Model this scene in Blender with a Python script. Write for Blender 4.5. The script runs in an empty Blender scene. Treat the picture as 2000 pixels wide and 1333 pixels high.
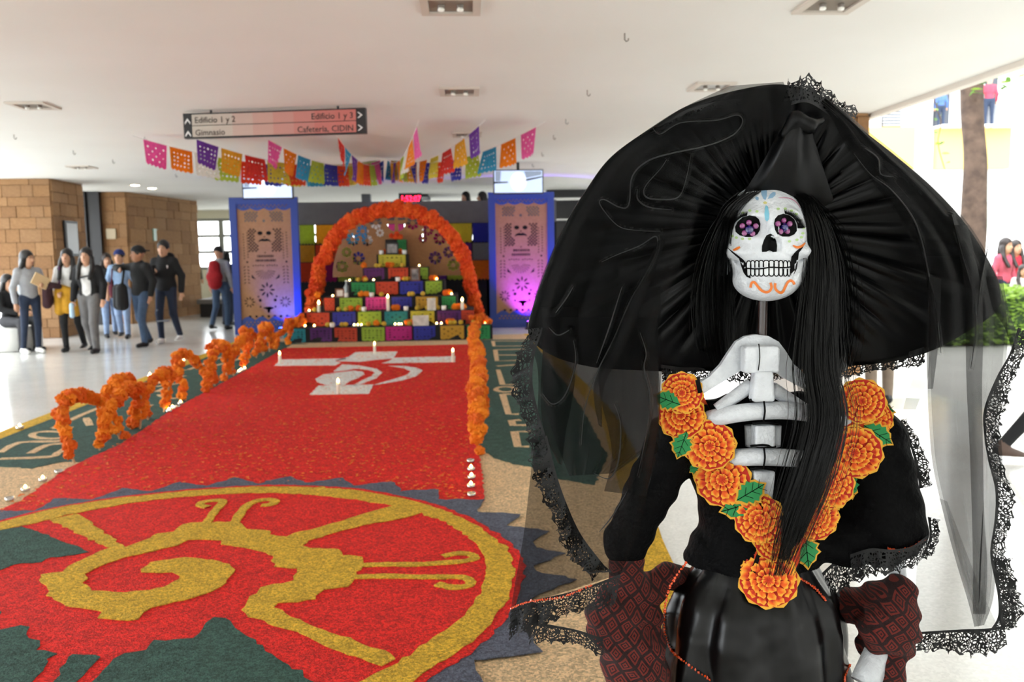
import bpy, bmesh, math, random
import numpy as np
from mathutils import Vector, Matrix, geometry
from mathutils.bvhtree import BVHTree
random.seed(7); RNG = np.random.default_rng(7)
SC = bpy.context.scene; COL = SC.collection
# ------------------------------------------------------------------ camera
FPX, CXP, CYP, CAMH = 1614.0, 1000.0, 666.5, 1.48
YAW, PITCH, ROLL = math.radians(3.022), math.radians(5.932), math.radians(0.8)
_f = Vector((math.sin(YAW)*math.cos(PITCH), math.cos(YAW)*math.cos(PITCH), -math.sin(PITCH)))
_r0 = Vector((math.cos(YAW), -math.sin(YAW), 0)); _u0 = _r0.cross(_f)
CR = _r0*math.cos(ROLL) - _u0*math.sin(ROLL); CU = _u0*math.cos(ROLL) + _r0*math.sin(ROLL); CF = _f
CAM = Vector((0, 0, CAMH))
cd = bpy.data.cameras.new('camera'); cam = bpy.data.objects.new('camera', cd); COL.objects.link(cam)
m3 = Matrix((CR, CU, -CF)).transposed(); cam.matrix_world = Matrix.Translation(CAM) @ m3.to_4x4()
cd.sensor_width = 36; cd.lens = FPX/2000*36; cd.clip_start = 0.05; cd.clip_end = 300
cd.dof.use_dof = True; cd.dof.focus_distance = 1.72; cd.dof.aperture_fstop = 5.6
SC.camera = cam
# ------------------------------------------------------------------ light: an open-sided lobby under a bright overcast sky
w = bpy.data.worlds.new('overcast_sky'); SC.world = w; w.use_nodes = True
bg = w.node_tree.nodes['Background']; bg.inputs[0].default_value = (0.92, 0.97, 1.0, 1); bg.inputs[1].default_value = 3.0
SC.view_settings.view_transform = 'Standard'; SC.view_settings.look = 'None'
SC.view_settings.exposure = 1.45; SC.view_settings.gamma = 1.0; SC.view_settings.use_curve_mapping = False
SC.cycles.transparent_max_bounces = 16; SC.cycles.max_bounces = 5; SC.cycles.diffuse_bounces = 4; SC.cycles.glossy_bounces = 2; SC.cycles.transmission_bounces = 2
SC.cycles.sample_clamp_indirect = 6
# ------------------------------------------------------------------ helpers
def ray(px, py): return CF + CR*((px-CXP)/FPX) - CU*((py-CYP)/FPX)
def gp(px, py, z=0.0):
    d = ray(px, py); return CAM + d*((z-CAMH)/d.z)
def at(px, py, Y):
    d = ray(px, py); return CAM + d*(Y/d.y)
def lin(c): return tuple((x/255/12.92 if x/255 <= .04045 else ((x/255+.055)/1.055)**2.4) for x in c)
MATS = {}
def M(name, rgb=(128,128,128), rough=.6, metal=0.0, spec=.5, emit=0.0, noise=None, bump=None, coat=0.0, trans=0.0, sheen=0.0, alpha=1.0, aniso=0.0, attr=False, grain=None):
    """noise=(scale, second rgb, contrast); bump=(scale, strength); grain=(scale, amount)"""
    if name in MATS: return MATS[name]
    m = bpy.data.materials.new(name); MATS[name] = m; m.use_nodes = True
    nt = m.node_tree; N = nt.nodes; L = nt.links; b = N['Principled BSDF']; out = N['Material Output']
    c = lin(rgb)+(1,); b.inputs['Base Color'].default_value = c; b.inputs['Roughness'].default_value = rough
    b.inputs['Metallic'].default_value = metal; b.inputs['Specular IOR Level'].default_value = spec
    if coat: b.inputs['Coat Weight'].default_value = coat; b.inputs['Coat Roughness'].default_value = .12
    if sheen: b.inputs['Sheen Weight'].default_value = sheen; b.inputs['Sheen Roughness'].default_value = .4
    if aniso: b.inputs['Anisotropic'].default_value = aniso
    if emit: m.cycles.emission_sampling = 'NONE'; b.inputs['Emission Color'].default_value = c; b.inputs['Emission Strength'].default_value = emit
    src = None
    tc = None
    def coord():
        nonlocal tc
        if tc is None: tc = N.new('ShaderNodeTexCoord')
        return tc.outputs['Object']
    if attr:
        a = N.new('ShaderNodeAttribute'); a.attribute_name = 'col'; src = a.outputs['Color']
    if noise:
        t = N.new('ShaderNodeTexNoise'); t.inputs['Scale'].default_value = noise[0]; t.inputs['Detail'].default_value = 2.5
        L.new(coord(), t.inputs['Vector'])
        r = N.new('ShaderNodeValToRGB'); k = noise[2] if len(noise) > 2 else .15
        r.color_ramp.elements[0].position = .5-k; r.color_ramp.elements[1].position = .5+k
        L.new(t.outputs['Fac'], r.inputs['Fac'])
        mx = N.new('ShaderNodeMix'); mx.data_type = 'RGBA'
        mx.inputs[7].default_value = lin(noise[1])+(1,); mx.inputs[6].default_value = c
        if src: L.new(src, mx.inputs[6])
        L.new(r.outputs['Color'], mx.inputs[0]); src = mx.outputs[2]
    if grain:
        v = N.new('ShaderNodeTexVoronoi'); v.inputs['Scale'].default_value = grain[0]; L.new(coord(), v.inputs['Vector'])
        hs = N.new('ShaderNodeHueSaturation')
        mp = N.new('ShaderNodeMapRange'); mp.inputs[3].default_value = 1-grain[1]; mp.inputs[4].default_value = 1+grain[1]
        sp = N.new('ShaderNodeSeparateColor'); L.new(v.outputs['Color'], sp.inputs[0]); L.new(sp.outputs[0], mp.inputs[0])
        L.new(mp.outputs[0], hs.inputs['Value']); hs.inputs['Color'].default_value = c
        if src: L.new(src, hs.inputs['Color'])
        src = hs.outputs['Color']
    if src: L.new(src, b.inputs['Base Color'])
    if src and emit: L.new(src, b.inputs['Emission Color'])
    if bump:
        t2 = N.new('ShaderNodeTexNoise'); t2.inputs['Scale'].default_value = bump[0]; t2.inputs['Detail'].default_value = 2
        L.new(coord(), t2.inputs['Vector'])
        bp = N.new('ShaderNodeBump'); bp.inputs['Strength'].default_value = bump[1]; bp.inputs['Distance'].default_value = .02
        L.new(t2.outputs['Fac'], bp.inputs['Height']); L.new(bp.outputs['Normal'], b.inputs['Normal'])
    sh = b.outputs[0]
    if trans:
        tl = N.new('ShaderNodeBsdfTranslucent'); tl.inputs[0].default_value = c
        if src: L.new(src, tl.inputs[0])
        ms = N.new('ShaderNodeMixShader'); ms.inputs[0].default_value = trans; L.new(sh, ms.inputs[1]); L.new(tl.outputs[0], ms.inputs[2]); sh = ms.outputs[0]
    if alpha < 1:
        tp = N.new('ShaderNodeBsdfTransparent'); ms = N.new('ShaderNodeMixShader'); ms.inputs[0].default_value = alpha
        L.new(tp.outputs[0], ms.inputs[1]); L.new(sh, ms.inputs[2]); sh = ms.outputs[0]
    L.new(sh, out.inputs['Surface'])
    return m
def link(o, parent=None):
    COL.objects.link(o)
    if parent is not None:
        o.parent = parent; o.matrix_parent_inverse = parent.matrix_basis.inverted()
    return o
def tag(o, label=None, cat=None, group=None, kind=None):
    if label: o['label'] = label
    if cat: o['category'] = cat
    if group: o['group'] = group
    if kind: o['kind'] = kind
    return o
ORD = ['first','second','third','fourth','fifth','sixth','seventh','eighth','ninth','tenth','eleventh','twelfth']
def thing(name, label, cat, loc=(0,0,0), group=None):
    o = bpy.data.objects.new(name, None); o.location = loc; o.empty_display_size = .1; COL.objects.link(o)
    return tag(o, label, cat, group)
def mesh_obj(name, verts, faces, mat, parent=None, smooth=False, cols=None, uvs=None):
    me = bpy.data.meshes.new(name); me.from_pydata([tuple(v) for v in verts], [], [tuple(f) for f in faces])
    ms = mat if isinstance(mat, (list, tuple)) else [mat]
    for x in ms: me.materials.append(x)
    if smooth: me.polygons.foreach_set('use_smooth', [True]*len(me.polygons))
    if cols is not None:
        a = me.color_attributes.new('col', 'FLOAT_COLOR', 'POINT'); a.data.foreach_set('color', np.asarray(cols, dtype=np.float32).ravel())
    if uvs is not None:
        uv = me.uv_layers.new(name='UVMap'); li = np.empty(len(me.loops), dtype=np.int32); me.loops.foreach_get('vertex_index', li)
        uv.data.foreach_set('uv', np.asarray(uvs, dtype=np.float32)[li].ravel())
    me.update()
    return link(bpy.data.objects.new(name, me), parent)
def share(name, me, parent, loc, rot=(0,0,0), scale=(1,1,1), mat=None):
    o = bpy.data.objects.new(name, me); o.location = loc; o.rotation_euler = rot
    o.scale = scale if hasattr(scale, '__len__') else (scale,)*3
    if mat is not None and me.materials:
        pass
    link(o, parent)
    if mat is not None:
        o.material_slots[0].link = 'OBJECT'; o.material_slots[0].material = mat
    return o
def inpoly(P, poly):
    x, y = P[:, 0], P[:, 1]; r = np.zeros(len(P), dtype=bool); n = len(poly)
    for i in range(n):
        (ax, ay), (bx, by) = poly[i], poly[i-1]
        if ay == by: continue
        r ^= ((ay > y) != (by > y)) & (x < (bx-ax)*(y-ay)/(by-ay)+ax)
    return r
class MB:
    def __init__(s): s.v = []; s.f = []
    def add(s, v, f):
        k = len(s.v); s.v += [Vector(p) for p in v]; s.f += [tuple(i+k for i in q) for q in f]; return s
    def box(s, a, b, bev=0):
        x0,y0,z0 = a; x1,y1,z1 = b
        if bev <= 0:
            return s.add([(x0,y0,z0),(x1,y0,z0),(x1,y1,z0),(x0,y1,z0),(x0,y0,z1),(x1,y0,z1),(x1,y1,z1),(x0,y1,z1)],
                         [(0,3,2,1),(4,5,6,7),(0,1,5,4),(1,2,6,5),(2,3,7,6),(3,0,4,7)])
        bm = bmesh.new(); bmesh.ops.create_cube(bm, size=1)
        for v in bm.verts: v.co = Vector(((x0+x1)/2+v.co.x*(x1-x0), (y0+y1)/2+v.co.y*(y1-y0), (z0+z1)/2+v.co.z*(z1-z0)))
        bmesh.ops.bevel(bm, geom=bm.edges[:], offset=bev, segments=2, affect='EDGES', profile=.5)
        return s.frombm(bm)
    def frombm(s, bm):
        bm.verts.index_update(); s.add([v.co.copy() for v in bm.verts], [[v.index for v in f.verts] for f in bm.faces]); bm.free(); return s
    def tube(s, pts, r, n=8, cap=True):
        pts = [Vector(p) for p in pts]; k0 = len(s.v); R = r if hasattr(r, '__len__') else [r]*len(pts)
        up = Vector((0,0,1)); prev = None
        for i, p in enumerate(pts):
            t = (pts[min(i+1, len(pts)-1)]-pts[max(i-1, 0)]).normalized()
            if prev is None:
                a = t.cross(up)
                if a.length < 1e-3: a = t.cross(Vector((1,0,0)))
                a.normalize()
            else:
                a = prev - t*prev.dot(t)
                if a.length < 1e-5: a = t.cross(Vector((1,0,0)))
                a.normalize()
            prev = a; b = t.cross(a)
            for j in range(n):
                q = 2*math.pi*j/n; s.v.append(p+(a*math.cos(q)+b*math.sin(q))*R[i])
        for i in range(len(pts)-1):
            for j in range(n):
                s.f.append((k0+i*n+j, k0+i*n+(j+1)%n, k0+(i+1)*n+(j+1)%n, k0+(i+1)*n+j))
        if cap:
            s.f.append(tuple(k0+j for j in range(n))[::-1]); s.f.append(tuple(k0+(len(pts)-1)*n+j for j in range(n)))
        return s
    def lathe(s, prof, c=(0,0,0), n=16, sx=1, sy=1):
        k0 = len(s.v); c = Vector(c)
        for r, z in prof:
            for j in range(n):
                q = 2*math.pi*j/n; s.v.append(c+Vector((r*math.cos(q)*sx, r*math.sin(q)*sy, z)))
        for i in range(len(prof)-1):
            for j in range(n): s.f.append((k0+i*n+j, k0+i*n+(j+1)%n, k0+(i+1)*n+(j+1)%n, k0+(i+1)*n+j))
        s.f.append(tuple(k0+j for j in range(n))[::-1]); s.f.append(tuple(k0+(len(prof)-1)*n+j for j in range(n)))
        return s
    def sheet(s, loops, depth, frame):
        """flat plate with holes: loops of 2D points (outer first), mapped through frame(u, v, d)"""
        if len(loops) > 1 and max(len(l) for l in loops[1:]) < 40: return s.cutsheet(loops, depth, frame)
        L3 = [[Vector((u, v, 0)) for u, v in lp] for lp in loops]
        tri = geometry.tessellate_polygon(L3); flat = [p for lp in L3 for p in lp]; n = len(flat); k = len(s.v)
        s.v += [frame(p.x, p.y, 0) for p in flat] + [frame(p.x, p.y, depth) for p in flat]
        s.f += [(k+a, k+b, k+c) for a, b, c in tri] + [(k+n+c, k+n+b, k+n+a) for a, b, c in tri]
        o = 0
        for lp in loops:
            q = len(lp)
            for i in range(q): a, b = k+o+i, k+o+(i+1) % q; s.f.append((a, b, b+n, a+n))
            o += q
        return s
    def cutsheet(s, loops, depth, frame):
        pts = []; E = []
        for lp in loops:
            k = len(pts); pts += [Vector(p) for p in lp]; E += [(k+i, k+(i+1) % len(lp)) for i in range(len(lp))]
        vs, es, fs, *_ = geometry.delaunay_2d_cdt(pts, E, [], 0, 1e-6)
        cen = np.array([[sum(vs[i].x for i in f)/3, sum(vs[i].y for i in f)/3] for f in fs]); keep = inpoly(cen, loops[0])
        for h in loops[1:]:
            a = np.array(h); lo, hi = a.min(0), a.max(0); c = keep & (cen >= lo).all(1) & (cen <= hi).all(1)
            if c.any(): idx = np.where(c)[0]; keep[idx[inpoly(cen[idx], h)]] = False
        tri = [tuple(f) for f, q in zip(fs, keep) if q]; n = len(vs); k = len(s.v)
        s.v += [frame(p.x, p.y, 0) for p in vs]+[frame(p.x, p.y, depth) for p in vs]; cnt = {}
        for t in tri:
            for i in range(3): e = (t[i], t[(i+1) % 3]); cnt[tuple(sorted(e))] = None if tuple(sorted(e)) in cnt else e
        s.f += [(k+a, k+b, k+c) for a, b, c in tri]+[(k+n+c, k+n+b, k+n+a) for a, b, c in tri]+[(k+e[1], k+e[0], k+n+e[0], k+n+e[1]) for e in cnt.values() if e]
        return s
    def build(s, name, mat, parent=None, smooth=False): return mesh_obj(name, s.v, s.f, mat, parent, smooth)
    def me(s, name, mat, smooth=False):
        m = bpy.data.meshes.new(name); m.from_pydata([tuple(v) for v in s.v], [], s.f); m.materials.append(mat)
        if smooth: m.polygons.foreach_set('use_smooth', [True]*len(m.polygons))
        return m
def fixnormals(o):
    bm = bmesh.new(); bm.from_mesh(o.data); bmesh.ops.recalc_face_normals(bm, faces=bm.faces[:]); bm.to_mesh(o.data); bm.free(); return o
def smin(a, b, k):
    h = np.clip(.5+.5*(b-a)/k, 0, 1); return b*(1-h)+a*h-k*h*(1-h)
def smax(a, b, k): return -smin(-a, -b, k)
def sd_ell(P, c, r):
    q = (P-np.array(c, dtype=np.float32))/np.array(r, dtype=np.float32); k = np.sqrt((q**2).sum(-1))
    return (k-1)*min(r)
def sd_cap(P, a, b, ra, rb=None):
    rb = ra if rb is None else rb; a = np.array(a, dtype=np.float32); b = np.array(b, dtype=np.float32); ba = b-a
    t = np.clip(((P-a)@ba)/max(ba@ba, 1e-9), 0, 1); return np.sqrt(((P-a-t[..., None]*ba)**2).sum(-1))-(ra+(rb-ra)*t)
def sd_box(P, c, r, rd=0.0):
    q = np.abs(P-np.array(c, dtype=np.float32))-np.array(r, dtype=np.float32)+rd
    return np.sqrt((np.maximum(q, 0)**2).sum(-1))+np.minimum(q.max(-1), 0)-rd
def nets(fn, lo, hi, h):
    lo = np.array(lo, dtype=np.float32); hi = np.array(hi, dtype=np.float32); n = np.ceil((hi-lo)/h).astype(int)+1
    g = [lo[i]+h*np.arange(n[i], dtype=np.float32) for i in range(3)]
    P = np.stack(np.meshgrid(*g, indexing='ij'), -1)
    B = 5; nb = -(-n//B); gc = [lo[i]+h*(np.arange(nb[i], dtype=np.float32)*B+(B-1)/2) for i in range(3)]
    Dc = fn(np.stack(np.meshgrid(*gc, indexing='ij'), -1)); full = Dc.repeat(B,0).repeat(B,1).repeat(B,2)[:n[0],:n[1],:n[2]]
    near = np.abs(full) < B*h*1.25; D = full.astype(np.float32).copy(); D[near] = fn(P[near])
    acc = np.zeros(tuple(n-1)+(3,), dtype=np.float32); num = np.zeros(n-1, dtype=np.float32)
    quads = []
    def sl(ax, o): return tuple(slice(None, -1) if i == ax else slice(None) for i in range(3)) if o == 0 else tuple(slice(1, None) if i == ax else slice(None) for i in range(3))
    for ax in range(3):
        d0 = D[sl(ax,0)]; d1 = D[sl(ax,1)]; cr = (d0 < 0) != (d1 < 0)
        t = np.where(cr, d0/np.where(cr, d0-d1, 1), 0)
        pt = P[sl(ax,0)].copy(); pt[..., ax] += t*h
        b1, b2 = [i for i in range(3) if i != ax]
        for o1 in (0,1):
            for o2 in (0,1):
                dst = [slice(None)]*3; srcs = [slice(None)]*3
                for bb, oo in ((b1,o1),(b2,o2)): srcs[bb] = slice(oo, oo+n[bb]-1)
                srcs = tuple(srcs); c = cr[srcs]; acc += pt[srcs]*c[..., None]; num += c
    act = num > 0; idx = -np.ones(act.shape, dtype=np.int64); idx[act] = np.arange(act.sum())
    V = acc[act]/num[act][:, None]
    for ax in range(3):
        d0 = D[sl(ax,0)]; d1 = D[sl(ax,1)]; cr = (d0 < 0) != (d1 < 0); b1, b2 = [i for i in range(3) if i != ax]
        inner = [slice(None)]*3; inner[b1] = slice(1, -1); inner[b2] = slice(1, -1)
        c = np.argwhere(cr[tuple(inner)]); 
        if not len(c): continue
        neg = d0[tuple(inner)][tuple(c.T)] < 0
        q = []
        for o1, o2 in ((0,0),(1,0),(1,1),(0,1)):
            cc = c.copy(); cc[:, b1] += o1; cc[:, b2] += o2; q.append(idx[tuple(cc.T)])
        q = np.stack(q, 1); flip = neg if ax != 1 else ~neg
        q[~flip] = q[~flip][:, ::-1]; quads.append(q)
    F = np.concatenate(quads) if quads else np.zeros((0,4), int)
    return V, F[(F >= 0).all(1)]
def sdf_obj(name, fn, lo, hi, h, mat, parent=None, xf=None):
    V, F = nets(fn, lo, hi, h)
    if xf is not None: V = xf(V)
    return mesh_obj(name, V.tolist(), F.tolist(), mat, parent, smooth=True)
def text_mesh(txt, size, name='lettering', ext=0.0, bold=0.0):
    cu = bpy.data.curves.new('t', 'FONT'); cu.body = txt; cu.size = size; cu.extrude = ext; cu.offset = bold; cu.resolution_u = 2
    o = bpy.data.objects.new('t', cu); COL.objects.link(o); dg = bpy.context.evaluated_depsgraph_get()
    me = bpy.data.meshes.new_from_object(o.evaluated_get(dg)); bpy.data.objects.remove(o); bpy.data.curves.remove(cu)
    V = [v.co.copy() for v in me.vertices]; Fs = [tuple(p.vertices) for p in me.polygons]; bpy.data.meshes.remove(me)
    return V, Fs
def resample(pts, step, closed=False):
    pts = [Vector(p) for p in pts]
    if closed: pts = pts+[pts[0]]
    out = []
    for a, b in zip(pts, pts[1:]):
        n = max(1, int((b-a).length/step)); out += [a+(b-a)*(i/n) for i in range(n)]
    if not closed: out.append(pts[-1])
    return out
def smooth_path(pts, n=8, closed=False):
    P = [Vector(p) for p in pts]; out = []; m = len(P)
    rng = range(m) if closed else range(m-1)
    for i in rng:
        p0 = P[(i-1) % m] if closed or i > 0 else P[0]; p1 = P[i]; p2 = P[(i+1) % m]; p3 = P[(i+2) % m] if closed or i+2 < m else P[-1]
        for k in range(n):
            t = k/n; out.append(.5*((2*p1)+(p2-p0)*t+(2*p0-5*p1+4*p2-p3)*t*t+(3*p1-p0-3*p2+p3)*t**3))
    if not closed: out.append(P[-1])
    return out
# ================================================================== the setting
ZC = 3.06
def struct(mb, name, mat, parent=None, label=None):
    o = mb.build(name, mat, parent)
    if parent is None: o['kind'] = 'structure'
    return o
m_floor = M('terrazzo', (230,230,227), .15, spec=.32, noise=(2.2,(216,215,211),.3), grain=(90,.08))
m_pave = M('outdoor_paving', (190,187,180), .8, noise=(1.2,(176,173,166),.3), grain=(140,.08))
m_ceil = M('ceiling_plaster', (232,231,226), .9, noise=(.7,(226,224,218),.25))
m_white = M('white_paint', (236,236,232), .6)
m_cream = M('cream_panel', (232,226,204), .7)
m_dark = M('dark_metal', (22,22,24), .45)
m_grey = M('grey_concrete', (104,102,104), .8, noise=(5,(92,90,92),.3))
m_glass = M('window_glass', (205,225,232), .05, alpha=.12)
struct(MB().box((-14,-8,-.12), (4.78,34,0)), 'floor', m_floor)
struct(MB().box((4.78,-12,-.14), (60,46,-.01)), 'floor_courtyard', m_pave)
struct(MB().box((-14,-16,-.13), (4.78,-8,-.012)), 'floor_forecourt', m_pave)
struct(MB().box((-40,-16,-.14), (-14,34,-.012)), 'floor_bounce_paving', m_pave)  # unseen paving added to bounce daylight in from the left
struct(MB().box((-10.3,-8,ZC), (4.78,28,ZC+.42)), 'ceiling', m_ceil)
struct(MB().box((4.70,-8,ZC-.05), (4.80,28,ZC+.45)), 'trim_1', M('fascia', (222,214,204), .8))
# stone-clad pillars and wall, each stone its own piece
STONES = [M('stone_%d' % i, c, .85, noise=(9,d,.25), bump=(40,.25)) for i, (c, d) in enumerate([((152,114,76),(134,98,62)), ((146,108,70),(128,92,58)), ((158,120,82),(140,104,68)), ((140,102,66),(122,88,56)), ((150,114,78),(132,98,66))])]
m_joint = M('stone_joint', (116,86,58), .95)
unit = MB().box((-.5,-.5,-.5), (.5,.5,.5), .06).me('stone', STONES[0])
def clad(parent, o, du, width, z0, z1, thick=.03, rows=.235, cols=.36):
    """courses of stones on a face: o the lower corner, du the direction along the face"""
    o = Vector(o); du = Vector(du).normalized(); ang = math.atan2(du.y, du.x); nrm = Vector((du.y, -du.x, 0)); z = z0; k = 0
    while z < z1-.02:
        hh = min(rows*random.uniform(.7,1.25), z1-z)
        u = -random.uniform(0, cols*.6)
        while u < width-.005:
            ww = cols*random.uniform(.6,1.4); a = max(u, 0); b = min(u+ww, width)
            if b-a > .03:
                t = thick*random.uniform(.7,1.3)
                share('stone', unit, parent, o+du*((a+b)/2)+Vector((0,0,z+hh/2))+nrm*(t/2-.005), (0,0,ang), (b-a-.008, t, hh-.008), random.choice(STONES))
            u += ww
        z += hh; k += 1
pl = struct(MB().box((-9.0,16.45,0), (-7.92,17.75,ZC)), 'wall_pillar_near', m_joint)
clad(pl, (-9.0,16.45,0), (1,0,0), 1.08, 0, ZC); clad(pl, (-7.92,16.45,0), (0,1,0), 1.30, 0, ZC)
wl = MB(); wl.add([(-8.5,19.75,0),(-7.83,19.75,0),(-7.3,23.1,0),(-8.5,23.1,0),(-8.5,19.75,ZC),(-7.83,19.75,ZC),(-7.3,23.1,ZC),(-8.5,23.1,ZC)], [(0,3,2,1),(4,5,6,7),(0,1,5,4),(1,2,6,5),(2,3,7,6),(3,0,4,7)])
wl = struct(wl, 'wall_stone_core', m_joint)
clad(wl, (-8.5,19.75,0), (1,0,0), .67, 0, ZC, rows=.28, cols=.44); clad(wl, (-7.83,19.75,0), (.53,3.35,0), 3.39, 0, ZC, rows=.28, cols=.5)
pr = struct(MB().box((3.72,9.55,0), (4.66,10.5,ZC)), 'wall_pillar_courtyard', m_joint)
clad(pr, (3.72,9.55,0), (1,0,0), .94, 0, ZC); clad(pr, (4.66,9.55,0), (0,1,0), .95, 0, ZC)
# dark doorway between pillar and stone wall
dr = struct(MB().box((-9.6,19.6,0), (-8.38,19.72,ZC)), 'door_1', M('dark_door', (26,26,30), .35))
MB().box((-8.86,19.55,2.15), (-8.76,19.62,2.85)).build('door_light', M('door_pane', (170,196,206), .1), dr)
MB().box((-8.72,19.53,.0), (-8.66,19.6,ZC)).build('door_frame', m_dark, dr)
# glazed walls: frames, mullions, panes, cream panel below
m_mull = M('mullion_grey', (150,150,140), .6)
def glazing(name, x0, x1, Y, z0, z1, nx, nz, panel=.9, along='x'):
    def bx(a, b, c, d, e, f): return MB().box((a,c,e), (b,d,f)) if along == 'x' else MB().box((c,a,e), (d,b,f))
    root = struct(bx(x0, x1, Y, Y+.12, 0, z0), name, m_cream)
    for i in range(nx+1):
        u = x0+(x1-x0)*i/nx; bx(u-.07, u+.07, Y-.02, Y+.1, z0, z1).build('mullion', m_mull, root)
    for j in range(nz+1):
        z = z0+(z1-z0)*j/nz; bx(x0, x1, Y-.01, Y+.09, z-.045, z+.045).build('transom', m_mull, root)
    for i in range(nx):
        for j in range(nz):
            a = x0+(x1-x0)*i/nx+.04; b = x0+(x1-x0)*(i+1)/nx-.04; c = z0+(z1-z0)*j/nz+.03; d = z0+(z1-z0)*(j+1)/nz-.03
            bx(a, b, Y+.03, Y+.04, c, d).build('pane', m_glass, root)
    if z1 < ZC-.05: bx(x0, x1, Y, Y+.12, z1, ZC).build('lintel', m_cream, root)
    return root
glazing('window_1', -9.6, -3.0, 27.5, 1.2, 2.75, 8, 3)
glazing('window_2', -3.0, 5.0, 27.5, .9, 3.0, 9, 3)
glazing('window_3', -10.4, -9.62, 19.5, .5, 3.0, 1, 3)
struct(MB().box((-9.72,19.75,0), (-9.6,27.5,ZC)), 'wall_light_stop', m_cream)  # added out of view to stop side daylight washing over the window panel
# grey parapet band behind the altar, column, lamps, stairs
struct(MB().box((-4.9,18.0,2.19), (1.95,18.25,2.66)), 'wall_parapet_band', m_grey)
struct(MB().box((-2.62,21.2,0), (-2.40,21.45,ZC)), 'wall_column_back', M('column_grey', (96,98,104), .6))
bd = struct(MB().box((-4.3,18.02,0), (1.7,18.10,1.82)), 'wall_backdrop', M('black_backdrop', (10,10,11), .9))
struct(MB().box((-4.85,18.02,0), (-3.62,18.08,2.2)), 'wall_backdrop_side_a', M('black_backdrop', (10,10,11), .9))
struct(MB().box((.42,18.02,0), (1.95,18.08,2.2)), 'wall_backdrop_side_b', M('black_backdrop', (10,10,11), .9))
struct(MB().box((1.97,20.4,0), (5.6,20.6,ZC)), 'wall_dark_glazing', M('dark_glazing', (28,30,34), .2))
# low concrete bench by the stone wall
b = thing('bench', 'low dark concrete bench along the stone wall behind the walkers', 'bench', (-7.1,22,0))
MB().box((-6.95,21.6,.34), (-6.2,24.4,.46), .02).build('seat_slab', M('bench_top', (110,106,102), .5), b)
for y in (21.8, 23.0, 24.2): MB().box((-6.9,y-.1,0), (-6.3,y+.1,.34)).build('support', M('bench_base', (36,34,34), .7), b)
# stairs seen over the parapet
st = thing('staircase', 'dark staircase climbing behind the grey parapet', 'staircase', (0,21.6,0))
m_st = M('stair_dark', (44,46,50), .6)
for i in range(9):
    x = -1.25+i*.27; MB().box((x,21.3,2.98-i*.17), (x+.30,22.7,3.05-i*.17)).build('tread', m_st, st)
MB().box((-1.0,18.6,1.2), (1.4,19.6,1.3)).build('landing', m_st, st)
for x in (-.9, 1.3): MB().box((x-.06,19.0,0), (x+.06,19.12,1.2)).build('landing_post', m_st, st)
MB().add([(-1.3,22.72,2.95),(1.4,22.72,1.3),(1.4,22.72,1.55),(-1.3,22.72,3.05),(-1.3,22.8,2.95),(1.4,22.8,1.3),(1.4,22.8,1.55),(-1.3,22.8,3.05)], [(0,1,2,3),(7,6,5,4),(0,4,5,1),(3,2,6,7),(0,3,7,4),(1,5,6,2)]).build('stringer', m_st, st)
rl = thing('railing', 'white handrail in front of the dark glazing beside the blue panel', 'railing', (2.6,19.6,0))
MB().tube([(1.9,19.6,2.78-.0), (4.6,19.6,2.78)], .03).build('rail', m_white, rl)
MB().tube([(1.9,19.6,2.3), (4.6,19.6,2.3)], .02).build('rail', m_white, rl)
for x in (1.95, 2.7, 3.4, 4.1): MB().tube([(x,19.6,0), (x,19.6,2.78)], .025).build('post', m_white, rl)
# fluorescent tubes far behind
m_tube = M('lit_tube', (255,248,225), .3, emit=6)
for i, (x0, x1) in enumerate(((722,751), (754,782))):
    p0 = at(x0,394,25); p1 = at(x1,394,25)
    t = thing('tube_lamp', ['lit fluorescent tube lamp on the far ceiling, nearer the two ceiling downlights', 'lit fluorescent tube lamp on the far ceiling, next to the red clock'][i], 'lamp', (p0.x,25,2.98), 'fluorescent tubes')
    MB().box((p0.x,24.9,3.02), (p1.x,25.1,ZC)).build('housing', m_white, t)
    MB().tube([(p0.x+.02,25,2.98), (p1.x-.02,25,2.98)], .04).build('tube', m_tube, t)
# recessed square luminaires with two bulbs each
m_lf = M('lamp_frame', (206,196,184), .6); m_li = M('lamp_recess_shade', (128,120,110), .4); m_bulb = M('frosted_bulb', (250,248,240), .25); m_sock = M('bulb_socket', (120,112,104), .5)
lam = [(880,8,'nearest above the aisle'), (897,177,'second along the aisle row'), (912,262,'third along the aisle, above the paper flags'), (65,205,'over the pale floor, nearest the sign'), (160,326,'in front of the near stone pillar'), (1390,168,'above the black hat'), (1625,6,'nearest the courtyard edge')]
for px, py, d in lam:
    c = gp(px, py, ZC); t = thing('ceiling_lamp', 'recessed square ceiling lamp with two bulbs, '+d, 'ceiling lamp', (c.x,c.y,ZC), 'recessed square ceiling lamps')
    for a, b2 in (((-.19,-.19),(.19,-.14)), ((-.19,.14),(.19,.19)), ((-.19,-.14),(-.14,.14)), ((.14,-.14),(.19,.14))):
        MB().box((c.x+a[0],c.y+a[1],ZC-.02), (c.x+b2[0],c.y+b2[1],ZC-.001)).build('frame_side', m_lf, t)
    MB().box((c.x-.14,c.y-.14,ZC-.006), (c.x+.14,c.y+.14,ZC-.001)).build('back_plate', m_li, t)  # flat plate coloured dark in place of the recess shadow
    for sx in (-.06, .06):
        s = MB().lathe([(.018,-.02),(.022,-.005),(.022,0)], (c.x+sx,c.y,ZC-.006), 10).build('socket', m_sock, t, True)
        MB().lathe([(.004,-.042),(.018,-.038),(.022,-.03),(.018,-.018)], (c.x+sx,c.y,ZC-.006), 10).build('bulb', m_bulb, s, True)
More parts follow.
